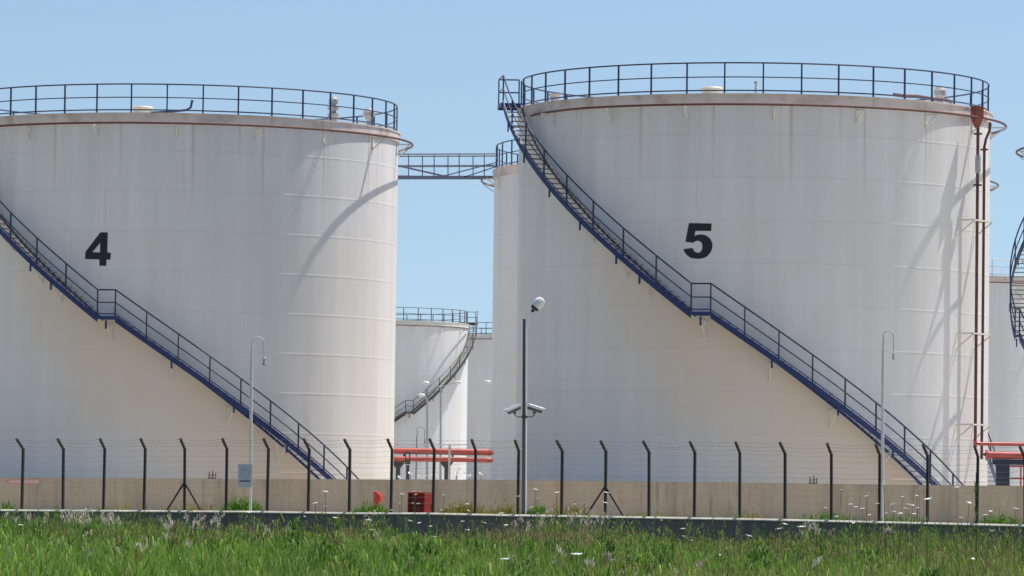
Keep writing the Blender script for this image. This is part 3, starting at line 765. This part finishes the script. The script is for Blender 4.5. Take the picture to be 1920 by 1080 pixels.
# sign on the left lamp, hydrant, cabinet, tape
def sign():
    Y = 148.9; c = pix(459.5, 892, Y); t = empty('notice_board', c); tag(t, 'grey blue notice board with a round emblem and a dark line of text', 'sign')
    k = Y/8500
    MB().box((0, 0, 0), (26*k, .03, 43*k)).build('panel', M_SIGN, t)
    m_ = MB(); n = 20
    vs = [(r*k*math.sin(2*PI*i/n), -.019, 4*k+r*1.2*k*math.cos(2*PI*i/n)) for i in range(n) for r in (6, 8)]
    m_.add(vs, [(2*i, 2*i+1, (2*i+3) % (2*n), (2*i+2) % (2*n)) for i in range(n)]); m_.build('emblem', M_TEAL, t)
    m_ = MB(); x = -9.5
    rr = random.Random(3)
    while x < 9.5:
        wd = rr.uniform(.8, 1.7); m_.box(((x+wd/2)*k, -.018, -10*k), (wd*k, .004, rr.uniform(2.2, 3.2)*k)); x += wd+.35
    m_.box((0, -.0165, -10*k), (19*k, .002, .7*k))
    m_.build('lettering', M_INK, t)
    MB().tube([(4*k, .06, -21*k), (4*k, .06, 15*k)], .03, 8).build('bracket', M_GALV, t)
sign()
def hydrant():
    Y = 152; c = pix(706, 940, Y); c.z = 0; t = empty('fire_hydrant', c); tag(t, 'small red fire hydrant standing before the concrete wall', 'hydrant')
    z = pix(706, 921, Y).z
    MB().lathe([(0, z), (.1, z-.02), (.13, z-.1), (.11, z-.12), (.11, .05), (.16, .03), (.16, -.02)], 16).build('body', M_RED, t, smooth=True)
    rot = basis((.9, -.5, 0), (0, 0, 1))
    MB().lathe([(.07, .0), (.07, .13), (.11, .14), (.11, .2), (0, .2)], 14, c=(0, 0, z-.22), axis=rot).build('outlet', M_RED, t, smooth=True)
    MB().lathe([(.05, .0), (.05, .2), (.08, .2), (.08, .24), (0, .24)], 12, c=(0, 0, z-.32), axis=basis((-.1, -1, 0), (0, 0, 1))).build('outlet', M_RED, t, smooth=True)
hydrant()
def cabinet():
    Y = 149; p = pix(788, 958, Y); p.z = 0; t = empty('fire_cabinet', p); tag(t, 'red steel fire hose cabinet with its dark front open', 'cabinet')
    z = pix(788, 925, Y).z; k = Y/8500; W = 30*k; 
    m_ = MB(); x0, x1 = -23*k, 8*k
    m_.box(((x0+x1)/2, .55, z/2), (x1-x0, .03, z)); m_.box((x0, .28, z/2), (.03, .55, z)); m_.box(((x0+x1)/2, .28, .1), (x1-x0, .55, .03)); m_.box(((x0+x1)/2, .25, z*.5), (x1-x0-.04, .5, .025))
    m_.build('body', M_REDD, t)
    MB().box((.0, .26, z+.02), (W*1.55, .66, .04)).build('lid', M_RED, t)
    m_ = MB(); m_.bar((x1, .0, z/2), (24*k, -.12, z/2), .03, z-.03); d = m_.build('door', M_RED, t)
    MB().tube([(20*k, -.14, z*.45), (20*k, -.14, z*.6)], .015, 6).build('handle', M_DKGREY, d)
cabinet()
def tape():
    a, b = wall_pt(13, 902.5, -.03), wall_pt(75, 903, -.03); c = (a+b)/2; k = c.y/8500
    t = MB().bar(a-c, b-c, .02, 9*k).build('warning_plate', M_PINK); t.location = c; tag(t, 'faded red and white strip of lettering fixed along the wall top', 'sign')
    m_ = MB(); rr = random.Random(5); x = -27
    d = (b-c).normalized()
    while x < 27:
        wd = rr.uniform(1, 2.4); q = d*(x+wd/2)*k+Vector((0, -.016, 0)); m_.box(q, (wd*k, .004, 4.2*k)); x += wd+.9
    m_.build('lettering', paint('pale_lettering', (.75, .62, .58), .6, .1), t)
tape()

# ------------------------------------------------------------------ pipes and yard equipment in the gap
GY = 197.0
def gp(x, y, Y=GY): return pix(x, y, Y)
def pipe(pts, r, label, mat=M_PIPE, name='pipeline', flange=()):
    c = Vector(pts[0]); t = MB().tube([Vector(p)-c for p in pts], r, 12).build(name, mat, smooth=True); t.location = c; tag(t, label, 'pipe')
    for f, d in flange:
        MB().lathe([(0, -.04), (r*1.6, -.04), (r*1.6, .04), (0, .04)], 14, c=Vector(f)-c, axis=basis(d, (0, 0, 1))).build('flange', mat, t)
    return t
pipe([gp(690, 844.5), gp(910, 848), gp(918, 848.3), gp(920, 848.5, GY+1.2), gp(921, 848.5, GY+6)], .135, 'upper and thicker red pipe in the gap between the two big tanks')
pipe([gp(690, 859.5, GY-.4), gp(910, 862.5, GY-.4), gp(918, 863, GY-.4), gp(920, 863, GY+1), gp(921, 863, GY+6)], .105, 'lower and thinner red pipe in the gap between the two big tanks')
pipe([gp(768, 857, GY-.5), gp(767, 849, GY-.5), gp(880, 853, GY-.5)], .03, 'thin dark red pipe hugging the thicker red pipes', mat=M_RUST)
def support(x, Y, label):
    b = gp(x, 898, Y); b.z = 0; t = empty('pipe_support', b); tag(t, label, 'pipe support', 'dark steel pipe supports')
    k = Y/8500; zt = gp(x, 862, Y).z; zm = gp(x, 878, Y).z
    MB().bar((0, 0, -.05), (0, 0, zm+.05), .19, .19, upv=(0, 1, 0)).build('column', M_DKGREY, t)
    vs = [(-13*k, y, zt) for y in (-.1, .1)]+[(13*k, y, zt) for y in (-.1, .1)]+[(11*k, y, zt-.17) for y in (-.1, .1)]+[(4*k, y, zm) for y in (-.1, .1)]+[(-4*k, y, zm) for y in (-.1, .1)]+[(-11*k, y, zt-.17) for y in (-.1, .1)]
    fs = [tuple(range(0, 12, 2)), tuple(range(1, 12, 2))]+[(2*i, 2*i+1, (2*i+3) % 12, (2*i+2) % 12) for i in range(6)]
    MB().add(vs, fs).bar((11*k, 0, zt-.1), (11*k, 0, zt+.33), .09, .09, upv=(0, 1, 0)).build('head', M_DKGREY, t)
support(746, GY, 'dark funnel headed pipe support beside the left tank edge')
support(837, GY, 'dark funnel headed pipe support under the middle of the red pipes')
b = gp(764, 898, GY-1); b.z = 0; t = empty('valve_stand', b); tag(t, 'slim dark valve stand with a clamp under the red pipes', 'valve')
MB().tube([(0, 0, 0), (0, 0, gp(764, 872, GY-1).z)], .075, 8).build('column', M_DKBLUE, t)
zz = gp(764, 866, GY-1).z; MB().box((0, 0, zz), (.24, .2, .22)).box((0, 0, zz+.4), (.22, .2, .1)).bar((-.09, 0, zz), (-.09, 0, zz+.4), .04, .04).bar((.09, 0, zz), (.09, 0, zz+.4), .04, .04).build('clamp', M_DKGREY, t)
# galvanised handrail
b = gp(843, 898, GY-2); b.z = 0; t = empty('handrail', b); tag(t, 'thin grey pipe handrail running across the gap above the red pipes', 'railing')
bb = lambda x, y: gp(x, y, GY-2)-b
MB().tube([bb(700, 833.5), bb(968, 834.5)], .022, 6).build('top_rail', M_GALV, t)
for x, r in ((843, .05), (966, .04), (722, .04)): q = bb(x, 833); MB().tube([(q.x, 0, -.05), (q.x, 0, q.z)], r, 8).build('post', M_GALV, t)
# small valves and hand wheels
for i, (x, y, tl, lab) in enumerate([(749, 893, .9, 'white hand wheel valve low beside the left support'), (769, 885, .5, 'pale valve lever left of the second gap lamp pole'), (787, 892, 1.2, 'bright tilted valve lever beside the far gooseneck lamp'),
                         (813, 888, .2, 'pale upright valve with a small wheel left of the middle support'), (856, 886, .4, 'pale valve wheel cluster just right of the middle support'), (880, 890, -.8, 'thin pale valve lever leaning left of the rightmost valve'), (902, 886, .6, 'rightmost pale valve in the gap, with crossed levers')]):
    p = gp(x, y, 186); t = empty('valve', (p.x, 186, 0)); tag(t, lab, 'valve', 'small pale valves behind the wall')
    MB().tube([(0, 0, 0), (0, 0, p.z-.12)], .035, 8).build('stem', M_GALV, t)
    rot = basis((math.sin(tl)*.9, -.5, math.cos(tl)), (1, 0, 0))
    m_ = MB(); m_.tube([Vector((0, 0, p.z-.05))+rot @ Vector((.08*math.cos(2*PI*k/14), .08*math.sin(2*PI*k/14), 0)) for k in range(14)], .014, 5, closed=True); m_.tube([Vector((0, 0, p.z-.1)), Vector((0, 0, p.z-.1))+Vector((math.sin(tl), -.1, abs(math.cos(tl)))).normalized()*.34], .02, 6)
    for k in range(3): v = rot @ Vector((.08*math.cos(k*PI/3), .08*math.sin(k*PI/3), 0)); m_.tube([Vector((0, 0, p.z-.05))-v, Vector((0, 0, p.z-.05))+v], .010, 5)
    m_.tube([(0, 0, p.z-.15), Vector((0, 0, p.z))+rot @ Vector((0, 0, .03))], .02, 6); m_.build('hand_wheel', M_WHITE, t)
# far road lamps
def cobra(x, ybase, heads, Y, label, mat=M_GALV):
    top = min(h[1] for h in heads)
    b = pix(x, ybase, Y); b.z = 0; t = empty('street_lamp', b); tag(t, label, 'lamp post', 'far street lamps in the gap')
    f = lambda X_, Y_: pix(X_, Y_, Y)-b
    zt = f(x, top+9)
    MB().tube([(0, 0, 0), (zt.x, 0, zt.z)], [.09, .06], 8).build('pole', mat, t, smooth=True)
    for hx, hy in heads:
        s = 1 if hx > x else -1
        MB().tube([zt, zt.lerp(f(hx, hy+3), .5)+Vector((0, 0, .1)), f(hx, hy+1)], .035, 6).build('arm', mat, t, smooth=True)
        rot = basis((s*.95, 0, .12), (0, 1, 0)); k = Y/8500
        MB().lathe([(0, -6*k), (2*k, -5.5*k), (3*k, -2*k), (3*k, 3*k), (1.8*k, 6*k), (0, 7*k)], 12, c=f(hx+s*2, hy), axis=rot).build('lamp_head', M_WHITE, t, smooth=True)
cobra(826.5, 895, [(801, 718), (857, 717)], 300, 'far street lamp with two heads on long arms in the gap')
cobra(801.5, 895, [(793, 741)], 240, 'nearer single headed street lamp in front of the landing of the far stair')
cobra(948, 895, [(917, 716)], 290, 'far street lamp whose head peeps out left of the wide tank')

# right side red pipes
ry = 172.5
lp = tank5.matrix_basis
def t5w(a, r, z):
    return Matrix.Translation(T5P) @ Matrix.Rotation(R_(los(T5P)), 4, 'Z') @ pol(a, r, z)
A = t5w(60.9, 9.72, 2.95); B = t5w(64.7, 9.70, 2.5)
zA = pix(1830, 832, A.y).z; zB = pix(1840, 852, B.y).z
pipe([A, Vector((A.x, A.y, zA+.12)), Vector((A.x+.05, A.y, zA+.03)), Vector((A.x+.16, A.y, zA)), pix(1930, 833.5, A.y), pix(2060, 835, A.y)], .07, 'upper thin red pipe running right from the tank with number 5', mat=M_PIPE)
pipe([B, Vector((B.x, B.y, zB+.1)), Vector((B.x+.04, B.y, zB+.03)), Vector((B.x+.12, B.y, zB)), pix(1848, 852.5, B.y)], .055, 'short dark red elbow leading into the thick red pipe at right', mat=M_RUST)
c1 = pix(1848, 853, B.y)
pipe([c1, pix(1940, 855, B.y), pix(2080, 858, B.y)], .14, 'thick bright red pipe at the right edge above the dark support', flange=[(c1+Vector((.04, 0, 0)), (1, 0, 0))])
sy = B.y-.1
b = pix(1882, 905, sy); b.z = 0; t = empty('pipe_rack', b); tag(t, 'dark blue steel rack carrying the thick red pipe at right', 'pipe support')
f = lambda x, y: pix(x, y, sy)-b
q0, q1 = f(1868, 862), f(1893, 905)
MB().box(((q0.x+q1.x)/2, .1, (q0.z)/2), ((q1.x-q0.x), .25, q0.z)).build('column', M_DKBLUE, t)
MB().box(((f(1868, 0).x+f(2050, 0).x)/2, .1, (f(1868, 861).z+f(1868, 871).z)/2), (f(2050, 861).x-f(1868, 861).x, .22, .2)).build('beam', M_DKBLUE, t)
for y in (874, 897): MB().tube([f(1894, y), f(2050, y+2)], .035, 8).build('cross_tube', M_PIPE, t)
for x in (1914, 1960): MB().tube([Vector((f(x, 880).x, 0, 0)), f(x, 874)], .03, 8).build('leg', M_PIPE, t)
# little aerials behind the wall
for x, y, lab in ((399, 886, 'little dark valve spindles poking over the wall before the number 4 tank'), (1526, 895, 'tiny dark valve spindle poking over the wall before the number 5 tank')):
    p = wall_pt(x, y, 2.0); m_ = MB(); h = p.z
    m_.tube([(0, 0, 0), (0, 0, h+.06)], .02, 6); m_.tube([(-.12, 0, h-.1), (.13, 0, h-.08)], .015, 6); m_.tube([(-.13, 0, h-.25), (-.13, 0, h+.02)], .02, 6); m_.tube([(.10, .05, h-.25), (.10, .05, h-.02)], .015, 6); m_.box((-.03, 0, h-.2), (.3, .06, .04))
    o = m_.build('valve_spindle', M_DKGREY); o.location = (p.x, p.y, 0); tag(o, lab, 'valve')

# ------------------------------------------------------------------ vegetation
def terrain(X, Y):
    P = np.stack([X, Y], -1)-np.array(mid); s = P @ np.array(fdir); t = -(P @ np.array(fnrm))
    d = -t
    z = np.interp(d, [.05, 4, 15, 30, 55, 80, 120, 170, 600], [-.55, -.55, -.55, -.45, -.27, -.04, 0, -.1, -.2])
    z = z+np.where(t < -3, .10*np.sin(s*.31+t*.11)*np.clip((-t-3)/10, 0, 1)+.05*np.sin(s*.9+t*.5), 0)
    return np.where(t > -.05, .02, z), d
def blades(name, X, Y, Zb, H, W, lean, mat, parent=None, loc=(0, 0, 0)):
    n = len(X); th = rng.uniform(0, 2*PI, n); ld = rng.uniform(0, 2*PI, n)
    wx, wy = np.cos(th)*W/2, np.sin(th)*W/2; lx, ly = np.cos(ld)*lean*H, np.sin(ld)*lean*H
    V = np.zeros((n, 5, 3))
    V[:, 0] = np.stack([X-wx, Y-wy, Zb-.03], -1); V[:, 1] = np.stack([X+wx, Y+wy, Zb-.03], -1)
    V[:, 2] = np.stack([X+wx*.8+lx*.35, Y+wy*.8+ly*.35, Zb+H*.55], -1); V[:, 3] = np.stack([X-wx*.8+lx*.35, Y-wy*.8+ly*.35, Zb+H*.55], -1)
    V[:, 4] = np.stack([X+lx, Y+ly, Zb+H*(1-lean*.35)], -1)
    V -= np.array(loc)
    me = bpy.data.meshes.new(name); me.vertices.add(n*5); me.vertices.foreach_set('co', V.reshape(-1))
    base = np.arange(n)*5
    loops = np.concatenate([base[:, None]+np.array([0, 1, 2, 3, 3, 2, 4])], 1).reshape(-1)
    me.loops.add(n*7); me.loops.foreach_set('vertex_index', loops.astype(np.int32))
    me.polygons.add(n*2); ls = (np.arange(n)*7)[:, None]+np.array([0, 4]); me.polygons.foreach_set('loop_start', ls.reshape(-1).astype(np.int32))
    me.update(calc_edges=True); me.validate(); me.materials.append(mat)
    o = bpy.data.objects.new(name, me); C.objects.link(o); o.location = loc
    if parent: o.parent = parent
    return o
def scatter(n, y0, y1, marg=1.6, power=1.0):
    Y = y0+(y1-y0)*rng.uniform(0, 1, n)**power; X = rng.uniform(-1, 1, n)*Y*(960/8500)*marg
    return X, Y
def lowfreq(X, Y, s, seed):
    r = np.random.default_rng(seed); v = np.zeros_like(X)
    for k in range(7):
        a, b, p = r.uniform(-s, s), r.uniform(-s, s), r.uniform(0, 6.28); v += np.sin(a*X+b*Y+p)
    return v/3.2
xs_, ys_, hs_, ws_, zo_, le_ = [], [], [], [], [], []
for n, y0, y1, h0, wd in ((105000, 33, 52, .44, .0065), (94000, 50, 85, .38, .009), (100000, 82, 142, .31, .013)):
    X, Y = scatter(n, y0, y1); z, d = terrain(X, Y)
    lf = lowfreq(X, Y, 1.2 if y0 < 60 else .8, 5); cl = lowfreq(X, Y, 4.5, 9); f3_ = lowfreq(X, Y, 11., 31)
    H = h0*(1+.45*lf+.32*cl+.18*f3_)
    if y0 > 80:
        # rank growth along the kerb comes in drifts of different height
        col_ = 960+8500*X/Y
        hk = np.interp(col_, [-300, 0, 300, 400, 520, 600, 700, 760, 900, 960, 1040, 1180, 1290, 1430, 1540, 1700, 1900, 2200], [.6, .72, .66, .5, .42, .28, .34, .25, .18, .3, .62, .55, .36, .34, .58, .66, .55, .6])
        H = np.where(d < 14, hk*(1+.25*cl+.3*f3_), H)
    H = H*rng.uniform(.45, 1.2, n)
    keep = (d > .35) & (H > .06) & (rng.uniform(0, 1, n) < np.clip(.9+.4*cl, .3, 1))
    X, Y, H, z = X[keep], Y[keep], H[keep], z[keep]; m = len(X); W = np.full(m, wd)*rng.uniform(.5, 1.3, m); le = rng.uniform(.05, .95, m)**1.2; zo = np.zeros(m)
    # a third of them are small broad leaves carried on stems
    lfm = rng.uniform(0, 1, m) < .42
    zo = np.where(lfm, H*rng.uniform(.25, .95, m), zo); H = np.where(lfm, rng.uniform(.05, .13, m), H); W = np.where(lfm, W*2.1, W); le = np.where(lfm, rng.uniform(.3, 1.3, m), le)
    for l_, v_ in zip((xs_, ys_, hs_, ws_, zo_, le_), (X, Y, H, W, zo, le)): l_.append(v_)
# leafy sprigs standing loose above the sward
n = 3000; X, Y = scatter(n, 62, 141, power=.45); z, d = terrain(X, Y); col_ = 960+8500*X/Y
pr = np.interp(col_, [-300, 0, 300, 420, 560, 640, 720, 790, 900, 990, 1040, 1180, 1290, 1430, 1540, 1700, 1900, 2200], [.6, .7, .5, .25, .12, .4, .5, .1, .1, .3, .8, .5, .25, .2, .6, .9, .6, .6])
k_ = (rng.uniform(0, 1, n) < pr) & (d > .3); X, Y, z, d = X[k_], Y[k_], z[k_], d[k_]; m = len(X); Hs = rng.uniform(.5, 1.0, m)*np.interp(d, [0, 10, 40, 80], [1.15, 1.1, .9, .62])
for q in range(13):
    if q == 0: vals = (X, Y, Hs, np.full(m, .009), np.zeros(m), np.full(m, .02))
    else: vals = (X+rng.normal(0, .04, m), Y+rng.normal(0, .04, m), rng.uniform(.03, .09, m), rng.uniform(.012, .024, m), Hs*rng.uniform(.35, 1., m), rng.uniform(.2, 1.2, m))
    for l_, v_ in zip((xs_, ys_, hs_, ws_, zo_, le_), vals): l_.append(v_)
X, Y, H, Wd, Zo, Le = map(np.concatenate, (xs_, ys_, hs_, ws_, zo_, le_)); Zb, _ = terrain(X, Y)
o = blades('meadow_grass', X, Y, Zb+Zo, H, Wd, Le, M_GRASS)
tag(o, 'tall lush green roadside grass along the bottom of the view', 'grass', None, 'stuff')
# bushy broadleaf weeds that break up the sward
bx_, by_, bz_, bh_, bw_, bl_ = [], [], [], [], [], []
for i in range(330):
    Yc = 36+(138-36)*rng.uniform()**.8; Xc = rng.uniform(-1, 1)*Yc*.1129*1.3
    z, d = terrain(np.array([Xc]), np.array([Yc])); 
    if d[0] < .8: continue
    col_ = 960+8500*Xc/Yc; hk = np.interp(col_, [-300, 0, 300, 400, 520, 600, 700, 760, 900, 960, 1040, 1180, 1290, 1430, 1540, 1700, 1900, 2200], [1, 1, .95, .7, .6, .45, .6, .35, .25, .45, .95, .85, .55, .5, .85, 1, .9, .9]) if Yc > 85 else .95
    hh = rng.uniform(.35, .85)*hk*(1 if Yc > 60 else .8); rw = rng.uniform(.12, .4); k = int(rng.uniform(120, 260)*(1 if Yc < 70 else .7))
    a = rng.uniform(0, 2*PI, k); u = rng.uniform(0, 1, k); rr_ = rw*np.sqrt(rng.uniform(0, 1, k))*(1-.55*u)
    bx_.append(Xc+rr_*np.cos(a)); by_.append(Yc+rr_*np.sin(a)); bz_.append(z[0]+hh*u*(1-.5*(rr_/rw)**2)); bh_.append(rng.uniform(.03, .085, k)); bw_.append(rng.uniform(.012, .035, k)); bl_.append(rng.uniform(.2, 1.5, k))
o = blades('broadleaf_weeds', *map(np.concatenate, (bx_, by_, bz_, bh_, bw_, bl_)), M_BROAD)
tag(o, 'darker bushy broadleaf weeds scattered through the roadside grass', 'weeds', None, 'stuff')
# brownish dry drifts along the far side of the verge
dx_, dy_, dh_ = [], [], []
for cx, sx_, k, yy, sy_ in [(330, 60, 900, 116, 9), (430, 55, 900, 104, 7), (500, 40, 600, 96, 6), (900, 60, 700, 112, 8), (985, 60, 1200, 112, 9), (1080, 60, 1300, 106, 9), (1340, 40, 500, 104, 8), (1460, 60, 900, 102, 8), (1560, 70, 1300, 100, 8), (1690, 60, 800, 104, 8), (120, 30, 300, 80, 6), (660, 40, 500, 88, 6), (1830, 50, 500, 96, 8), (200, 90, 300, 52, 5), (1180, 90, 350, 56, 6)]:
    y = yy+rng.normal(0, sy_, k); x = (cx+rng.normal(0, sx_, k)-960)/8500*y
    dx_.append(x); dy_.append(y); dh_.append(rng.uniform(.25, .82, k)*(1 if yy > 60 else .75))
X, Y, H = map(np.concatenate, (dx_, dy_, dh_)); z, d = terrain(X, Y); k_ = d > .5; X, Y, H, z = X[k_], Y[k_], H[k_], z[k_]; n = len(X)
lfm = rng.uniform(0, 1, n) < .6; zo = np.where(lfm, H*rng.uniform(.3, 1, n), 0); H2 = np.where(lfm, rng.uniform(.03, .09, n), H)
o = blades('dry_brown_weeds', X, Y, z+zo, H2, np.where(lfm, .022, .009), rng.uniform(.1, 1.1, n), M_BROWN)
tag(o, 'brownish dry weeds in drifts near the top of the grass', 'weeds', None, 'stuff')
# pale dry seed heads: thin stems with little clustered spikelets
def seedheads():
    # nodding pale panicles in loose drifts, plus a thin general scatter
    drifts = [(5, 18, 10, 112), (55, 18, 16, 105), (110, 30, 10, 96), (140, 26, 30, 104), (165, 20, 26, 108), (215, 24, 34, 106), (322, 22, 26, 104), (372, 22, 30, 106), (425, 16, 14, 98), (700, 40, 10, 100), (1010, 60, 18, 100), (1085, 45, 34, 108), (1120, 30, 20, 108), (1545, 35, 18, 105), (1660, 60, 10, 108), (330, 20, 8, 62), (250, 160, 14, 55), (700, 500, 16, 60), (1400, 450, 16, 58)]
    X, Y = [], []
    for cx, sx_, k, yy in drifts:
        k = max(3, int(k*.45)); y = yy+rng.uniform(-6, 6, k); X.append((cx+rng.normal(0, sx_*.5, k)-960)/8500*y); Y.append(y)
    X, Y = np.concatenate(X), np.concatenate(Y); n = len(X)
    z, d = terrain(X, Y); H = rng.uniform(.72, 1.0, n)*np.interp(Y, [50, 80, 100, 112], [.6, .8, 1.08, 1.15])
    SX, SY, SZ, SH, SW, SL = [X], [Y], [z], [H*.97], [np.full(n, .007)], [np.full(n, .03)]
    da = rng.uniform(0, 2*PI, n)
    for k in range(15):
        t = rng.uniform(0, 1, n); off = .11*t*t
        SX.append(X+np.cos(da)*off+rng.normal(0, .022, n)); SY.append(Y+np.sin(da)*off+rng.normal(0, .022, n)); SZ.append(z+H*(.78+.22*t-.06*t*t)+rng.normal(0, .012, n)); SH.append(rng.uniform(.02, .05, n)); SW.append(rng.uniform(.008, .018, n)); SL.append(rng.uniform(.3, 1.4, n))
    o = blades('dry_seed_grass', *map(np.concatenate, (SX, SY, SZ, SH, SW)), lean=np.concatenate(SL), mat=M_DRY)
    tag(o, 'pale dry seed heads of wild grass standing above the green', 'grass', None, 'stuff')
seedheads()

# weed clumps by the wall and kerb
def clump(x, y, wpx, hpx, Y, mat, label, n=500):
    p = pix(x, y, Y); k = Y/8500; rw, h = wpx*k/2, hpx*k; z0 = 0.0
    base = (p.x, Y, 0)
    zt = pix(x, y-hpx, Y).z
    r = np.sqrt(rng.uniform(0, 1, n))*rw; a = rng.uniform(0, 2*PI, n)
    X = p.x+r*np.cos(a); Yy = Y+r*np.sin(a)*.6
    H = (zt-z0)*(1-.55*(r/rw)**2)*rng.uniform(.55, 1.1, n)
    Zs = np.full(n, z0); m2 = rng.uniform(0, 1, n) < .6; Zs = np.where(m2, z0+H*rng.uniform(.2, .8, n), Zs); H = np.where(m2, rng.uniform(.08, .2, n), H)
    o = blades('weed_clump', X, Yy, Zs, H, rng.uniform(.02, .04, n), rng.uniform(.2, .9, n), mat, loc=base)
    tag(o, label, 'weeds', 'weed clumps in the yard', 'stuff' if label.startswith('thin') else None)
clump(455, 955, 84, 36, 150, M_WEED, 'dense bright green bush below the grey notice board', 1100)
clump(697, 958, 70, 28, 150, M_WEED, 'low green and yellow weeds at the foot of the red hydrant', 600)
clump(870, 960, 90, 34, 148, M_WEEDY, 'straggly weeds between the red cabinet and the lamp post', 900)
clump(945, 962, 76, 32, 147, M_WEEDY, 'yellowing weeds just left of the lamp post', 450)
clump(1008, 963, 46, 30, 146.5, M_WEED, 'green weeds against the right side of the lamp post', 400)
clump(1068, 966, 100, 34, 146, M_WEEDY, 'sparse yellow weeds left of the braced fence post', 450)
clump(15, 953, 34, 20, 153, M_WEED, 'small green weed at the left edge by the wall', 220)
clump(1550, 972, 130, 26, 143, M_WEED, 'low green weeds under the wall right of centre', 420)
clump(1690, 974, 110, 16, 142, M_WEED, 'short weeds under the white flowers beside the right gooseneck lamp', 380)
clump(1875, 980, 84, 34, 140.5, M_WEED, 'yellow green weed tuft behind the kerb near the right edge', 420)
clump(1405, 970, 56, 30, 145, M_WEEDY, 'small dry yellow weed beside a fence post', 160)
clump(230, 953, 200, 18, 151, M_WEEDY, 'thin dry orange weeds behind the kerb at left', 260)
clump(370, 955, 130, 24, 151, M_WEEDY, 'thin dry orange weeds around the left braced fence post', 260)
clump(1215, 970, 150, 20, 147, M_WEEDY, 'thin scattered dry weeds right of the middle braced post', 240)

# white umbel flowers
FL = [(754,926,8),(776,921,6),(779,927,6),(831,928,5),(749,944,4),(784,944,6),(774,943,5),(876,945,8),(856,949,5),(878,957,7),(940,962,9),(1004,917,8),(1044,923,8),(1009,935,4),(972,930,6),(828,956,6),(733,956,5),(769,976,8),(786,980,6),(807,986,5),(814,1006,8),(867,977,7),(909,980,6),(949,984,7),(877,993,7),(697,993,8),(691,975,10),
(610,921,9),(591,943,9),(610,949,5),(628,970,8),(466,960,10),(571,968,4),(1137,923,10),(1135,942,8),(1078,945,6),(996,951,7),(1096,942,3),(1280,991,8),(1281,1005,5),(1297,1013,5),(1405,1004,9),(1082,1038,18),(946,1048,16),(989,1070,7),(1311,1067,5),
(1627,924,4),(1624,930,7),(1577,918,4),(1594,945,7),(1605,950,8),(1617,953,9),(1645,944,6),(1673,945,7),(1692,931,5),(1723,917,3),(1719,929,7),(1698,953,8),(1703,945,6),(1711,947,7),(1721,952,6),(1739,935,14),(1794,913,9),(1817,942,9),(1905,953,9),(1857,958,7),(1847,965,9),(1714,963,6),(1688,962,8),(1676,959,8),(1661,962,6),(1630,965,6),(1568,968,8),(1600,980,6),(1472,982,9),(1460,991,10),(1502,987,13),(1825,1047,10),(1548,952,6),(1657,908,6),(1802,970,7),
(38,984,9),(185,1037,12),(53,1048,6),(328,1002,5),(1518,1069,5),(120,1015,5),(1860,995,6),(1240,975,4),(1350,1040,5)]
fm = {}
def umbel(seed):
    r = random.Random(seed); m_ = MB(); m_.lathe([(0, .010), (.5, .0), (.62, -.12), (.2, -.22), (0, -.25)], 10)
    for i in range(9):
        a = 2*PI*i/9+r.uniform(-.2, .2); q = r.uniform(.62, .95); m_.lathe([(0, .09), (.12, .05), (.16, -.02), (.1, -.09), (0, -.1)], 6, c=(q*math.cos(a), q*math.sin(a), r.uniform(-.06, .05)))
    for i in range(4): a = r.uniform(0, 6.3); q = r.uniform(.1, .5); m_.lathe([(0, .12), (.12, .06), (.16, -.02), (0, -.06)], 6, c=(q*math.cos(a), q*math.sin(a), .02))
    return m_
for i, (x, y, wpx) in enumerate(FL):
    wr = random.Random(i).uniform(.062, .085) if wpx > 6 else random.Random(i).uniform(.045, .062)
    Y = min(112, max(38, 8500*wr/wpx)); 
    if wpx > 10: wr = .085; Y = 8500*wr/wpx
    if Y > 112: wr = wpx*Y/8500 if False else wr
    p = pix(x, y, Y); wr = 1.25*wpx*Y/8500
    zb, _ = terrain(np.array([p.x]), np.array([Y])); zb = float(zb[0])
    t = empty('wildflower', (p.x, Y, zb)); tag(t, 'white flat topped wildflower on a thin stem above the grass', 'flower', 'white wildflowers in the roadside grass')
    j = i % 4
    if ('u', j) not in fm:
        o = umbel(j).build('flower_head', M_PETAL, t, smooth=True); fm['u', j] = o.data
    else:
        o = bpy.data.objects.new('flower_head', fm['u', j]); C.objects.link(o); o.parent = t
    o.scale = (wr/1.9, wr/1.9, wr/1.9); o.location = (0, 0, p.z-zb); rr = random.Random(i+50); o.rotation_euler = (rr.uniform(-.25, .25), rr.uniform(-.25, .25), rr.uniform(0, 6))
    bx, by = rr.uniform(-.1, .1), rr.uniform(-.1, .1)
    MB().tube([(bx, by, -.05), (bx*.4, by*.5, (p.z-zb)*.5), (0, 0, p.z-zb-.01)], [.006, .005, .0035], 4).build('stem', M_STEM, t)
# tall thistle stalk at right, ochre stalk at left
def stalk(x, ytop, Y, mat, label, r=.012, leaves=14):
    p = pix(x, ytop, Y); zb = float(terrain(np.array([p.x]), np.array([Y]))[0][0]); h = p.z-zb
    t = empty('tall_weed', (p.x, Y, zb)); tag(t, label, 'weed')
    MB().tube([(.03, 0, -.05), (.012, 0, h*.5), (-.004, 0, h*.8), (0, 0, h)], [r, r*.8, r*.6, r*.3], 6).build('stem', mat, t)
    if leaves:
        n = leaves*3; zz = rng.uniform(.25, .98, n)*h
        blades('leaf', rng.normal(0, .006, n), rng.normal(0, .006, n), zz, rng.uniform(.05, .13, n), rng.uniform(.012, .022, n), rng.uniform(.5, 1.1, n), M_WEED, parent=t)
stalk(1830, 886, 62, M_STEM, 'tall dark green weed stalk rising over the kerb at right', .010, 12)
stalk(257, 1022, 44, M_ORANGE, 'ochre dried stalk in the grass at lower left', .022, 0)
stalk(1262, 985, 60, M_STEM, 'thin upright green stalk in front of the kerb right of centre', .006, 6)
stalk(1210, 1000, 60, M_STEM, 'thin green stalk left of the taller one by the kerb', .005, 5)
